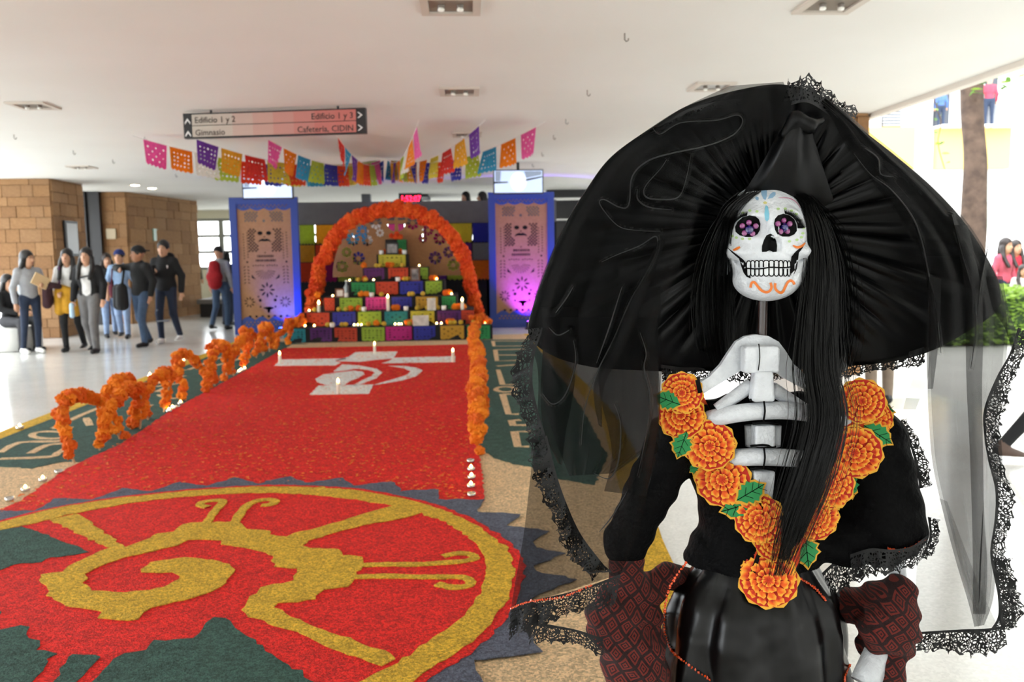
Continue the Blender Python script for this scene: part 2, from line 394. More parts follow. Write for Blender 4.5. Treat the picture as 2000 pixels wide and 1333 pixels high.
for px, py, d in ((264,361,'closer to the stone pillar'), (297,367,'closer to the window')):
    c = gp(px, py, ZC); t = thing('downlight', 'small lit round ceiling downlight '+d, 'downlight', (c.x,c.y,ZC), 'round downlights')
    MB().lathe([(.085,-.015),(.11,-.012),(.115,-.001)], (c.x,c.y,ZC), 20).build('ring', m_white, t, True)
    MB().lathe([(.002,-.022),(.06,-.021),(.085,-.016),(.085,-.01)], (c.x,c.y,ZC), 20).build('lens', M('downlight_lens', (255,236,200), .3, emit=14), t, True)
hooks = [(1220,65),(1147,176),(1105,233),(1081,264),(1058,298),(27,263),(143,294),(220,312),(343,340),(1040,320),(282,267),(1360,210)]
for i, (px, py) in enumerate(sorted(hooks, key=lambda q: q[1])):
    c = gp(px, py, ZC); m = MB().tube([(c.x,c.y,ZC+.01),(c.x,c.y,ZC-.045),(c.x+.012,c.y,ZC-.058),(c.x+.026,c.y,ZC-.05),(c.x+.028,c.y,ZC-.035)], .005, 6)
    tag(m.build('ceiling_hook', m_sock), ORD[i]+' small bent wire hook in the ceiling counting from the photographer', 'hook', 'wire hooks in the ceiling')
# framed notice on the pillar, small plates on the stone wall
t = thing('framed_notice', 'framed grey notice hung on the side of the near stone pillar', 'frame', (-7.88,17.2,1.6))
MB().box((-7.89,16.78,1.58), (-7.85,17.32,2.28)).build('frame', m_dark, t); MB().box((-7.86,16.83,1.63), (-7.84,17.27,2.23)).build('sheet', M('notice_sheet', (120,120,118), .3), t)
t = thing('wall_plate', 'small pale green plate on the stone wall near the window', 'sign', (-7.6,20.5,1.9))
MB().box((-7.70,20.75,1.95), (-7.61,21.05,2.25)).build('plate', M('green_plate', (128,160,140), .4), t)
tag(MB().box((-8.3,19.68,1.98), (-8.08,19.74,2.22), .01).build('wall_box', M('wall_box', (176,160,132), .5)), 'pale square switch box on the stone wall by the dark door', 'switch box')
# ================================================================== sawdust carpet
def saw(name, rgb, d=.75):
    return M('sawdust_'+name, rgb, .95, spec=.2, noise=(14, tuple(int(x*d) for x in rgb), .3), grain=(115,.36), bump=(150,1.0))
S_RED = saw('red', (246,48,40), .88); S_YEL = saw('yellow', (236,188,60), .86); S_GRN = saw('green', (70,102,92), .78); S_SLA = saw('slate', (104,108,124), .86); S_SAND = saw('sand', (240,205,160), .9); S_WHT = saw('white', (252,250,246), .96)
carpet = thing('sawdust_carpet', 'long coloured sawdust carpet with a yellow spiral emblem and red aisle', 'carpet', (-1.4,7,0))
def patch(name, pts, mat, z, px=True, jit=.006, step=.035, parent=None, hole=None):
    def prep(p):
        P = [gp(*q) for q in p] if px else [Vector((q[0], q[1], 0)) for q in p]
        P = resample([Vector((a.x, a.y, 0)) for a in P], step, True)
        return [(a.x+random.gauss(0, jit), a.y+random.gauss(0, jit)) for a in P]
    m = MB(); loops = [prep(pts)]
    if hole is not None: loops.append(prep(hole))
    m.sheet(loops, -.004, lambda u, v, d: Vector((u, v, z+d)))
    return fixnormals(m.build(name, mat, parent or carpet))
def stripe(name, path, wd, mat, z, px=True, closed=False, n=5):
    P = [gp(*q) for q in path] if px else [Vector((q[0], q[1], 0)) for q in path]
    P = smooth_path([Vector((a.x, a.y, 0)) for a in P], n, closed); m = MB(); k = len(P); V = []
    for i, p in enumerate(P):
        t = (P[(i+1) % k if closed else min(i+1, k-1)]-P[(i-1) % k if closed else max(i-1, 0)]); t = t.normalized() if t.length > 1e-6 else Vector((1,0,0)); a = Vector((-t.y, t.x, 0))
        w2 = wd*random.uniform(.85,1.15)/2; V += [p+a*w2+Vector((0,0,z)), p-a*w2+Vector((0,0,z)), p+a*w2*1.15+Vector((0,0,z-.005)), p-a*w2*1.15+Vector((0,0,z-.005))]
    F = []
    for i in range(k if closed else k-1):
        a = 4*i; b = 4*((i+1) % k); F += [(a,b,b+1,a+1), (a,a+2,b+2,b), (a+1,b+1,b+3,a+3)]
    m.add(V, F); return fixnormals(m.build(name, mat, carpet))
c3 = lambda L: [(.3023*x, 930+.3023*y) for x, y in L]
c4 = lambda L: [(500+.3023*x, 930+.3023*y) for x, y in L]
g2 = lambda q: (gp(*q).x, gp(*q).y)
rightedge = [g2(q) for q in [(1008,662),(1060,663),(1159,781),(1215,880),(1243,990),(1275,1100),(1330,1250),(1380,1400)]]
rightedge[0] = (1.12, 15.4); rightedge[1] = (1.17, 14.2)
patch('sand_ground', [(-4.05,1.2),(-4.05,15.4)]+rightedge, S_SAND, .005, px=False, jit=.004, step=.15)
stripe('yellow_border', [(-3.98,1.2),(-4.0,4),(-4.02,8),(-4.05,12),(-4.12,15.4)], .16, S_YEL, .009, px=False)
stripe('yellow_border', rightedge, .15, S_YEL, .0092, px=False)
# green side bands
patch('green_band', [(-3.93,6.2)]+[g2(q) for q in [(60,917),(125,904)]]+[(-2.55,6.12),(-2.6,14.2),(-3.0,14.5),(-4.03,15.35)], S_GRN, .008, px=False)
gb = [g2(q) for q in [(938,876),(965,897),(1000,908),(1040,915),(1090,938),(1160,950)]]
patch('green_band', [(.03,14.5)]+gb+[(1.0,5.9),(1.05,7),(1.10,9),(1.1,14.4)], S_GRN, .008, px=False)
# lettering strokes of pale sawdust on the green bands
cl = lambda L: [(.2551*x, 640+.2551*y) for x, y in L]
cr_ = lambda L: [(480+.29*x, 640+.29*y) for x, y in L]
for st_ in ([(0,970),(150,890),(430,880),(520,860)], [(0,1015),(380,1000),(440,970),(520,930)], [(230,975),(360,910),(530,895)], [(410,780),(560,775)], [(410,780),(640,670),(850,590)], [(660,700),(690,760)], [(930,550),(1030,530)], [(1080,640),(1150,600)],
            [(1100,480),(1330,370),(1330,345),(1420,330)], [(1190,460),(1400,430)], [(1200,500),(1280,460)], [(1220,520),(1300,550),(1400,540)], [(1330,370),(1420,380)], [(1440,330),(1700,230)], [(1640,300),(1890,230)], [(1760,180),(1890,150)], [(1780,220),(1890,190)]):
    stripe('letter_stroke', cl(st_), .06, S_SAND, .011, n=3)
stripe('letter_stroke', cl([(385+140*math.cos(a), 832+28*math.sin(a)) for a in np.linspace(0, 2*math.pi, 14)[:-1]]), .055, S_SAND, .011, closed=True, n=2)
for st_ in ([(1665,95),(1880,95)], [(1665,95),(1672,130),(1880,128)], [(1680,155),(1880,150)], [(1680,155),(1692,230),(1850,225)], [(1700,190),(1850,190)], [(1690,265),(1830,255)], [(1700,290),(1730,390),(1830,390)], [(1730,455),(1770,590),(1840,590)], [(1730,455),(1850,455)], [(1850,630),(1790,635),(1800,665),(1890,665)], [(1920,708),(1810,710),(1832,810),(1910,810)]):
    stripe('letter_stroke', cr_(st_), .06, S_SAND, .011, n=1)
stripe('letter_stroke', cr_([(1750+65*math.cos(a), 422+18*math.sin(a)) for a in np.linspace(0, 2*math.pi, 14)[:-1]]), .055, S_SAND, .011, closed=True, n=2)
# red aisle with its sand strip
RED = [g2(q) for q in [(-60,1032),(0,999),(36,985),(132,918),(240,868)]]+[(-2.93,8.2),(-2.95,11),(-3.02,13.7),(.04,13.7),(.05,8),(.06,6.2)]+[g2(q) for q in [(942,930),(946,982)]]+[(-1.4,4.6)]
patch('red_aisle', RED, S_RED, .012, px=False)
patch('sand_strip', [(-3.0,13.72),(.03,13.72),(.02,14.25),(-3.02,14.25)], S_SAND, .013, px=False)
# slate zigzag around the wheel
zz = [(0,1003),(70,1003),(110,978),(181,981),(242,958),(295,965),(348,946),(402,954),(460,937),(508,950),(521,944),(566,935),(598,948),(669,938),(690,953),(768,945),(783,964),(855,960),(857,980),(946,981),(931,1005),(1017,1010),(991,1032),(1073,1043),(1042,1063),(1045,1075),(1106,1087),(1042,1111),(1049,1123),(1127,1138),(1035,1175),(1020,1200),(1030,1238),(1056,1282),(929,1299),(940,1333),(950,1420),(700,1560),(-500,1560),(-420,1120),(-120,1030)]
patch('slate_zigzag', zz, S_SLA, .016)
CC = Vector((-1.398, 3.72))
def ringfn(L, dflt):
    A = sorted((math.atan2(gp(*q).y-CC.y, gp(*q).x-CC.x), (Vector((gp(*q).x, gp(*q).y))-CC).length) for q in L)
    a = np.array([x[0] for x in A]); r = np.array([x[1] for x in A])
    def fn(t):
        t = (t+math.pi) % (2*math.pi)-math.pi
        if t < a[0]-.25 or t > a[-1]+.25: return dflt
        if t < a[0]: k = (a[0]-t)/.25; return r[0]*(1-k)+dflt*k
        if t > a[-1]: k = (t-a[-1])/.25; return r[-1]*(1-k)+dflt*k
        return float(np.interp(t, a, r))
    return fn
r_out = ringfn([(0,1028),(91,1004),(212,983),(333,969),(453,960),(500,957),(591,958),(681,963),(772,978),(833,992),(878,1009),(923,1031),(969,1060),(999,1090),(1005,1117),(996,1160),(981,1196),(938,1250),(893,1284),(826,1326)], 1.575)
r_in = ringfn([(0,1043),(79,1027),(151,1009),(272,987),(393,975),(530,969),(621,975),(712,986),(772,995),(823,1009),(878,1033),(923,1063),(947,1096),(950,1123),(938,1163),(920,1196),(887,1229),(833,1266),(751,1320)], 1.40)
ring = lambda fn, d=0: [(CC.x+(fn(t)+d)*math.cos(t), CC.y+(fn(t)+d)*math.sin(t)) for t in np.linspace(-math.pi, math.pi, 121)[:-1]]
patch('red_wheel', ring(r_out,.045), S_RED, .019, px=False)
patch('yellow_ring', ring(r_out), S_YEL, .022, px=False, hole=ring(r_in))
for g in ([(-160,400),(0,375),(140,352),(200,370),(420,450),(575,518),(490,540),(330,550),(270,585),(90,600),(0,640),(-200,700)],
          [(-300,1090),(0,1030),(140,998),(185,1015),(155,1065),(190,1085),(250,1100),(255,1130),(235,1165),(355,1180),(240,1333),(60,1480),(-300,1480)],
          [(380,1320),(435,1210),(470,1190),(640,1190),(650,1210),(620,1240),(530,1333),(420,1460),(280,1460)],
          [(500,1480),(630,1333),(700,1250),(780,1190),(930,1165),(1000,1100),(1260,1080),(1320,980),(1370,950),(1450,950),(1500,990),(1580,1060),(1700,1140),(1753,1190),(1834,1240),(1984,1333),(2100,1400),(1800,1600),(900,1640)],
          [(-120,920),(0,905),(22,915),(0,935),(-120,990)]):
    patch('green_field', c3(g), S_GRN, .022)
body3 = [(325,305),(500,268),(560,300),(650,375),(740,440),(815,480),(900,455),(960,430),(1010,400),(1120,388),(1180,340),(1290,325),(1540,320),(1590,345),(1590,370),(1745,378)]
body4 = [(100,405),(180,420),(240,400),(420,355),(600,300),(800,240),(945,205),(1065,235),(1060,262),(900,310),(700,340),(500,395),(350,440),(295,480),(350,495),(500,498),(545,505),(560,540),(690,550),(690,610),(640,650),(620,720),(590,750),(440,765),(390,830),(150,850),(130,880),(200,920),(350,1000),(600,1090),(880,1190),(880,1215),(820,1255),(740,1245),(500,1150),(250,1040),(0,955),(-89,900),(-34,820),(46,750),(240,710),(270,655),(255,630),(130,615),(110,560),(60,520),(0,505)]
body5 = [(1560,488),(1430,470),(1435,445),(1350,435),(1220,440),(1150,475),(1000,510),(850,545),(700,590),(600,630),(560,660),(540,720),(570,760),(660,780),(800,785),(960,770),(1080,745),(1160,700),(1165,670),(1100,655),(930,655),(920,630),(980,585),(1150,558),(1300,560),(1420,580),(1520,635),(1460,720),(1370,780),(1200,830),(1000,880),(940,910),(910,955),(830,968),(640,955),(665,910),(560,895),(400,860),(310,800),(300,740),(225,715),(270,665),(400,650),(450,610),(560,555),(705,495),(600,445),(450,370)]
patch('yellow_spiral', c3(body3)+c4(body4)+c3(body5), S_YEL, .0235)
stripe('yellow_hook', c3([(1335,330),(1385,255),(1440,190),(1400,180),(1310,192),(1295,212),(1345,225)]), .045, S_YEL, .0245)
stripe('yellow_hook', c3([(1515,330),(1560,255),(1610,205),(1680,180),(1754,176),(1778,190),(1744,208),(1690,212)]), .05, S_YEL, .0245)
stripe('yellow_hook', c4([(680,605),(850,600),(1050,600),(1200,590),(1350,578),(1415,556),(1380,533),(1300,528),(1205,548)]), .042, S_YEL, .0245)
stripe('yellow_hook', c4([(640,682),(850,677),(1050,682),(1200,682),(1330,684),(1385,708),(1370,740),(1270,750),(1170,728)]), .042, S_YEL, .0245)
# pale emblem at the head of the aisle
for e in ([(190,265),(240,222),(690,215),(600,235),(640,243),(605,262)], [(740,172),(1022,168),(995,215),(900,222),(770,238),(590,232),(690,205)], [(1000,210),(1412,200),(1410,240),(920,248),(960,235)],
          [(490,400),(860,392),(830,455),(430,462)], [(470,355),(520,325),(620,310),(730,298),(790,305),(800,325),(740,355),(700,370),(660,398),(540,395),(480,375)],
          [(590,305),(650,255),(760,262),(880,285),(920,310),(880,350),(800,380),(740,402),(715,402),(780,365),(850,335),(870,310),(820,292),(740,285),(680,295)],
          [(960,265),(1080,268),(1150,278),(1192,297),(1150,335),(1050,365),(890,392),(860,395),(1000,355),(1090,325),(1112,302),(1060,280)]):
    patch('white_emblem', cr_(e), S_WHT, .015, jit=.004)
# loose petals strewn over the red aisle
m = MB()
for i in range(2800):
    x = random.uniform(-2.85, 0); y = 4.7+9*random.random()**1.5
    if y < 5.4 and (Vector((x, y))-CC).length < 1.75: continue
    a = random.uniform(0, 6.28); s = random.uniform(.008, .017)*(1+.06*y); ca, sa = math.cos(a)*s, math.sin(a)*s; z = .0135
    m.add([(x-ca,y-sa,z),(x+sa*.6,y-ca*.6,z+.004),(x+ca,y+sa,z+.001),(x-sa*.6,y+ca*.6,z+.005)], [(0,1,2,3)])
o = m.build('loose_petals', M('petal_orange', (236,112,22), .7)); tag(o, 'loose orange marigold petals strewn over the red aisle', 'petals', kind='stuff')
# ------------------------------------------------------------------ candles
m_wax = M('candle_wax', (246,240,226), .4, trans=.3); m_flame = M('candle_flame', (255,196,96), .5, emit=26); m_cup = M('tealight_cup', (190,186,180), .25, metal=.9)
ME_TCUP = MB().lathe([(.019,0),(.02,.002),(.02,.016),(.018,.016),(.018,.012)], n=12).me('cup', m_cup, True)
ME_FLAME = MB().lathe([(.001,-.004),(.006,.0),(.0085,.006),(.006,.016),(.002,.026),(.0005,.03)], n=8).me('flame', m_flame, True)
ME_WAX = MB().lathe([(.0175,0),(.0175,.012),(.002,.0125)], n=12).me('wax', m_wax, True)
def tealight(p, label, group, lit=True, s=1.0):
    t = thing('tealight', label, 'candle', p, group); share('cup', ME_TCUP, t, p, scale=s); share('wax', ME_WAX, t, p, scale=s)
    if lit: share('flame', ME_FLAME, t, Vector(p)+Vector((0,0,.016*s)), scale=(s*.95,s*.95,s*.5))
    return t
def taper(p, h, label, r=.02, group=None, s=1.0, seed=0):
    t = thing('candle', label, 'candle', p, group); R = random.Random(seed)
    MB().lathe([(r*1.05,0),(r,.01),(r*.97,h*.5),(r*.93,h-.006),(r*.6,h),(.002,h-.003)], p, 14).build('wax_stick', m_wax, t, True)
    MB().tube([Vector(p)+Vector((0,0,h-.005)), Vector(p)+Vector((.002,0,h+.012))], .0015, 5).build('wick', m_dark, t)
    share('flame', ME_FLAME, t, Vector(p)+Vector((0,0,h+.012)), scale=(s*.85,s*.85,s*.75))
    return t
for (bx_, by_, ty_, lb) in ((547,711,694,'lit white candle at the near end of the emblem cross bar, beside the hoops'), (732,692,675,'lit white candle at the head of the white emblem'), (885,708,688,'lit white candle at the far end of the emblem bar, near the aisle edge'), (661,770,749,'lit white candle on the foot of the white emblem')):
    p = gp(bx_, by_, .015); taper(p, (by_-ty_)/FPX*p.y*1.02, lb, .021, 'candles on the white emblem', 1.9)
for k, (px, py, lit) in enumerate(((919,903,0),(920,919,1),(921,935,1),(920,952,1),(921,969,0))): tealight(gp(px,py,.014), ORD[k]+' tealight from the hoops in the short row at the aisle corner', 'tealights at the aisle corner', lit, 1.3)
for k, (px, py, lit) in enumerate(((115,924,0),(84,940,1),(50,959,1),(19,978,0))): tealight(gp(px,py,.014), ORD[k]+' tealight along the aisle edge counting from the nearest hoop', 'tealights in front of the hoops', lit, 1.3)
for k, (px, py, lit) in enumerate(((330,805,1),(337,800,1),(346,796,0),(353,790,1))): tealight(gp(px,py,.014), ORD[k]+' tealight in the gap after the nearest hoop group', 'tealights between first hoop groups', lit, 1.4)
for k, (px, py, lit) in enumerate(((467,729,1),(471,726,1),(478,723,1))): tealight(gp(px,py,.014), ORD[k]+' tealight in the gap before the farthest hoop group', 'tealights between last hoop groups', lit, 1.5)
for k, (px, py, lit) in enumerate(((39,838,1),(110,810,0),(249,754,1),(293,736,1),(321,723,1),(359,708,1),(406,690,1),(481,658,1))): tealight(gp(px,py,.012), ORD[k]+' tealight along the long yellow border line, counting towards the altar', 'tealights on the yellow border', lit, 1.6)
# ================================================================== marigold hoops
def flower_me(name, mat, seed, rough=.34):
    R = random.Random(seed); bm = bmesh.new(); bmesh.ops.create_icosphere(bm, subdivisions=3 if rough > .1 else 2, radius=1)
    for v in bm.verts: v.co *= 1+R.uniform(-rough, rough*.7)
    mb = MB().frombm(bm); return mb.me(name, mat, False)
m_mari = [M('marigold_%d' % i, c, .8, trans=.15) for i, c in enumerate([(236,120,8), (226,100,6), (244,136,16)])]
m_paper = [M('paper_flower_%d' % i, c, .8, trans=.15) for i, c in enumerate([(238,86,16), (226,70,12), (246,104,30)])]
ME_MARI = [flower_me('marigold_head', m_mari[i], i) for i in range(3)]
ME_PAPER = [flower_me('paper_flower', m_paper[i], 10+i) for i in range(3)]
m_wire = M('hoop_wire', (196,160,120), .6)
def hoop(x, y0, wdt, h, label, group, lean=0.0):
    t = thing('marigold_hoop', label, 'flower hoop', (x, y0+wdt/2, 0), group); P = []
    for i in range(17):
        a = math.pi*i/16; P.append(Vector((x+lean*math.sin(a), y0+wdt/2-wdt/2*math.cos(a), .008+h*math.sin(a)**.8)))
    MB().tube(P, .008, 6).build('wire', m_wire, t)
    n = int(34*wdt/.75)
    for i in range(n):
        a = math.pi*(i+.6)/(n+.2); r = random.uniform(.036,.052)
        p = Vector((x+lean*math.sin(a)+random.gauss(0,.02), y0+wdt/2-wdt/2*math.cos(a)*1.04, .03+h*math.sin(a)**.8+random.gauss(0,.015)))
        share('marigold_head', random.choice(ME_MARI), t, p, (random.random()*6,random.random()*6,0), r)
names = ['first', 'second', 'third', 'fourth']
for g, (gx, ys) in enumerate([(-2.94, (6.1,6.5,6.92,7.3)), (-3.0, (8.75,9.25,9.75,10.3)), (-3.12, (11.9,12.4,12.9,13.45))]):
    for i, y in enumerate(ys): hoop(gx+random.uniform(-.06,.06), y, .78+.04*random.random(), .40+.05*random.random(), names[i]+' orange marigold hoop of the '+['nearest','middle','farthest'][g]+' group on the walkers\u2019 side', 'marigold hoops on the walkers\u2019 side', (-.16,.10,-.08,.16)[i])
for i, y in enumerate((6.05,6.6,7.25,8.3,8.9,9.6,10.3,11.0,11.7,12.4)):
    hoop(.06+random.uniform(-.03,.05), y, .8, .36+.03*random.random(), 'orange marigold hoop on the courtyard side of the aisle, number %s from the wheel' % ['one','two','three','four','five','six','seven','eight','nine','ten'][i], 'marigold hoops on the courtyard side', random.uniform(-.03,.05))
# ================================================================== altar
PC = dict(teal=(24,124,134), purple=(84,30,104), rust=(198,66,36), lime=(152,184,56), magenta=(186,28,124), blue=(44,50,156), gold=(200,152,46), green=(42,142,78), pink=(224,66,152), yellow=(198,188,56), orange=(240,140,30), white=(236,234,228), red=(220,56,50), sky=(54,154,204), silver=(174,176,180))
PCF = dict(PC, pink=(250,120,190), orange=(255,160,30), lime=(206,222,90), rust=(250,100,56), blue=(76,84,196), yellow=(240,222,90), sky=(80,186,222), purple=(140,80,190), gold=(250,196,60), red=(238,72,60), white=(250,246,238))
def paper(c, tr=.35, k=1.0): return M('tissue_%s_%d' % (c, int(tr*100)), (PCF if tr > .4 else PC)[c], .75, trans=tr, noise=(30, tuple(int(x*.86) for x in (PCF if tr > .4 else PC)[c]), .35))
def picado(name, p0, p1, drop, col, parent, seed, curl=.0, tr=.35, notch=8, holes=True, tilt=None):
    """one sheet of cut tissue hung between p0 and p1, with cut-outs and a scalloped lower edge"""
    p0 = Vector(p0); p1 = Vector(p1); U = p1-p0; Wd = U.length; U = U/Wd; R = random.Random(seed); nrm = Vector((U.y,-U.x,0)).normalized()
    D = Vector((0,0,-1)) if tilt is None else Vector(tilt).normalized()
    out = [(0,0),(1,0)]+[(1-(i+.0)/notch*1.0, .93 if i % 2 == 0 else 1.0) for i in range(notch+1)]
    loops = [out]
    if holes:
        pat = R.randrange(3); cells = []
        for i in range(5):
            for j in range(4):
                cu, cv = .16+.17*i, .24+.17*j
                d = abs(i-2)+abs(j-1.5)
                if (pat == 0 and d > 1.4) or (pat == 1 and (i+j) % 2 == 0) or (pat == 2 and (i in (0,4) or j in (0,3))):
                    s = R.uniform(.03,.055); n = R.choice((4,6)); cells.append([(cu+s*math.cos(2*math.pi*k/n+.4*pat), cv+s*math.sin(2*math.pi*k/n+.4*pat)) for k in range(n)])
        loops += cells
    def fr(u, v, d): return p0+U*(u*Wd)+D*(v*drop)+nrm*(curl*math.sin(v*2.2+u*3+seed)*v+d)
    m = MB(); m.sheet(loops, .0012, fr); return m.build(name, paper(col, tr), parent)
AX0, AX1 = -3.28, .40; AXC = (AX0+AX1)/2; NL = 7; AY0 = 14.55; DY = .27
px_levels = [(638,553,962), (608,594,926), (580,630,893), (550,680,868), (523,708,834), (497,735,795), (468,752,793)]
altar = thing('altar', 'seven-step black-draped altar hung with coloured cut-paper sheets', 'altar', (AXC,AY0,0))
m_cloth = M('altar_black_cloth', (14,13,15), .85, bump=(30,.2))
LV = []
for i, (py, xa, xb) in enumerate(px_levels):
    Y = AY0+DY*i; z = at((xa+xb)/2, py, Y).z; x0 = at(xa,py,Y).x; x1 = at(xb,py,Y).x; LV.append((Y,z,x0,x1))
for i, (Y, z, x0, x1) in enumerate(LV):
    zb = 0 if i == 0 else LV[i-1][1]-.02
    MB().box((x0,Y,zb), (x1,AY0+DY*7.2,z), .012).build('step', m_cloth, altar)
sheets = [
 [(553,596,'teal'),(605,648,'purple'),(653,697,'rust'),(706,751,'lime'),(753,804,'magenta'),(808,850,'blue'),(860,906,'gold'),(912,957,'green')],
 [(598,643,'rust'),(649,694,'blue'),(699,744,'lime'),(751,796,'teal'),(802,848,'yellow'),(854,900,'purple'),(901,926,'rust')],
 [(633,653,'rust'),(663,707,'lime'),(714,757,'pink'),(765,804,'blue'),(812,855,'gold'),(863,890,'green')],
 [(686,732,'green'),(734,777,'rust'),(781,826,'blue'),(831,863,'lime')],
 [(711,750,'purple'),(758,797,'rust'),(821,836,'lime')],
 [(739,792,'yellow')], [(776,793,'green')]]
k = 0
for i, row in enumerate(sheets):
    Y, z, x0, x1 = LV[i]; bot = [667,637,607,577,548,523,490][i]; zb = at(750, bot, Y).z
    for xa, xb, c in row:
        k += 1; a = at(xa, px_levels[i][0]+1, Y-.012); b2 = at(xb, px_levels[i][0]+1, Y-.012)
        picado('paper_sheet', (a.x,Y-.012,z-.005), (b2.x,Y-.012,z-.005+random.uniform(-.01,.01)), max(z-zb-.012,.1), c, altar, k, .02, .12, 8)
# paper arch behind
arch = thing('flower_arch', 'tall orange paper-flower arch standing around the altar', 'flower arch', (AXC,16.0,0))
YA = 15.9; pts = [(614,652),(612,610),(615,570),(624,530),(636,495),(653,462),(678,436),(708,420),(740,411),(772,408),(804,412),(835,424),(862,442),(885,466),(903,495),(914,530),(921,565),(927,600),(931,640)]
AP = smooth_path([at(x, y, YA) for x, y in pts], 10)
MB().tube(AP, .02, 6).build('hoop_frame', m_wire, arch)
for i in range(0, len(AP), 1):
    if AP[i].z < .06: continue
    for j in range(2):
        p = AP[i]+Vector((random.gauss(0,.035), random.gauss(0,.03), random.gauss(0,.035)))
        share('paper_flower', random.choice(ME_PAPER), arch, p, (random.random()*6,random.random()*6,0), random.uniform(.08,.115))
for p in (AP[0], AP[-1]): MB().box((p.x-.12,YA-.12,0), (p.x+.12,YA+.12,max(p.z+.02,.05)), .01).build('foot', m_dark, arch)
# cardboard fan with flower cut-outs
fan = thing('cardboard_fan', 'brown cardboard half-round panel with flower cut-outs behind the altar top', 'panel', (AXC,16.5,0))
YF = 16.48; k0 = at(776,540,YF); rad = (at(902,540,YF).x-at(650,540,YF).x)/2; cx = (at(902,540,YF).x+at(650,540,YF).x)/2; zt = at(776,410,YF).z; hz = zt-k0.z
outer = [(-1,-.0)]+[(-1*math.cos(a)*(1 if abs(math.cos(a)) > .01 else 1), math.sin(a)) for a in np.linspace(0, math.pi, 49)[1:-1]]+[(1,0)]
loops = [[(u*rad, (v*hz)) for u, v in outer]]
def fl_hole(px, py, rp, n=8, inner=.35):
    q = at(px, py, YF); c = (q.x-cx, q.z-k0.z); r = rp/FPX*YF
    for i in range(n):
        a = 2*math.pi*i/n; a0, a1 = a-math.pi/n*.78, a+math.pi/n*.78
        loops.append([(c[0]+r*inner*math.cos(a0), c[1]+r*inner*math.sin(a0)), (c[0]+r*inner*math.cos(a1), c[1]+r*inner*math.sin(a1)), (c[0]+r*.9*math.cos(a1), c[1]+r*.9*math.sin(a1)), (c[0]+r*math.cos(a), c[1]+r*math.sin(a)), (c[0]+r*.9*math.cos(a0), c[1]+r*.9*math.sin(a0))])
for q in ((689,468,13),(717,470,11),(734,436,12),(708,452,12),(700,505,13),(668,521,12),(677,493,10),(806,436,13),(826,466,9),(859,466,13),(850,504,13),(876,493,11),(885,518,12),(836,450,11),(742,455,8)): fl_hole(*q)
q = at(774,434,YF); c = (q.x-cx, q.z-k0.z); r = .185
for s in range(4):
    a0 = math.pi/2*s+.22; a1 = math.pi/2*(s+1)-.22
    loops.append([(c[0]+.045*math.cos((a0+a1)/2), c[1]+.045*math.sin((a0+a1)/2))]+[(c[0]+r*math.cos(a), c[1]+r*math.sin(a)) for a in np.linspace(a0, a1, 7)])
m_kraft = M('kraft_board', (172,128,88), .85, noise=(20,(160,116,78),.3))
mb = MB().sheet(loops, .02, lambda u, v, d: Vector((cx+u, YF+d, k0.z+v))); mb.build('board', m_kraft, fan)
for sx in (-.62,.62): MB().box((cx+rad*sx-.03,YF+.02,0), (cx+rad*sx+.03,YF+.06,k0.z+.4)).build('stand', m_dark, fan)
# rows of foil paper on the backdrop
foil = [['lime','gold','sky','sky','white','pink','magenta','magenta','yellow','blue'], ['gold','rust','lime','blue','white','rust','magenta','purple','purple','silver'], ['rust','magenta','lime','lime','orange','sky','sky','purple','lime','orange']]
xs = [584,615,658,690,716,757,790,825,872,922,957]
for r in range(3):
    ln = thing('foil_banner', ['uppermost','middle','lowest'][r]+' row of shiny cut-paper sheets hung on the black backdrop', 'paper banner', (AXC,17.6,0), 'foil banners behind the altar')
    yp = [438,477,511][r]; Yb = 17.66-.1*r; za = at(770, yp, Yb).z
    MB().tube([(at(582,yp,Yb).x,Yb,za+.005), (at(960,yp,Yb).x,Yb,za+.005)], .006, 5).build('cord', m_dark, ln)
    for xe in (at(582,yp,Yb).x, at(960,yp,Yb).x): MB().tube([(xe,Yb,za+.005), (xe,18.03,za+.012)], .006, 5).build('bracket', m_dark, ln)
    for i, c in enumerate(foil[r]):
        if r > 0 and i in (4,5): continue
        a = at(xs[i]+1, yp, Yb); b2 = at(xs[i+1]-1, yp, Yb); picado('paper_sheet', (a.x,Yb,za), (b2.x,Yb,za), .41, c, ln, 100+r*20+i, .03, .75, 10, holes=False)
# offerings on the steps
ME_FRUIT = flower_me('fruit', M('yellow_fruit', (196,160,40), .5), 31, .06); ME_CUP = MB().lathe([(.03,0),(.036,.01),(.04,.07),(.036,.07),(.032,.02),(.002,.015)], n=12).me('cup', M('white_cup', (232,230,226), .3), True)
lvl = ['lowest','second','third','fourth','fifth','sixth','top']
def onstep(i, px, back=.08): Y, z, x0, x1 = LV[i]; return Vector((at(px, px_levels[i][0], Y+back).x, Y+back, z))
for i, L in ((0,(596,614,692,699,706,772,779,784,853,862,948)), (1,(604,)), (2,(650,882)), (3,(683,730,780,853)), (4,(819,)),):
    for k, px in enumerate(sorted(L)): tealight(onstep(i, px), ORD[k]+' burning tealight on the %s altar step from the walkers\u2019 side' % lvl[i], 'tealights on the %s altar step' % lvl[i], True, 1.7)
for i, L in ((0,(640,650,668,675,720,750,800,880,888,900,925)), (1,(615,662,676,706,815,835,855)), (2,(672,745,800,806,826)), (3,(700,714,790,796,805)), (4,(735,742,786))):
    for k, px in enumerate(sorted(L)):
        p = onstep(i, px, .1); t = tag(share('fruit', ME_FRUIT, None, p+Vector((0,0,.042)), scale=.045), ORD[k]+' yellow fruit on the %s altar step from the walkers\u2019 side' % lvl[i], 'fruit', 'fruit on the %s altar step' % lvl[i])
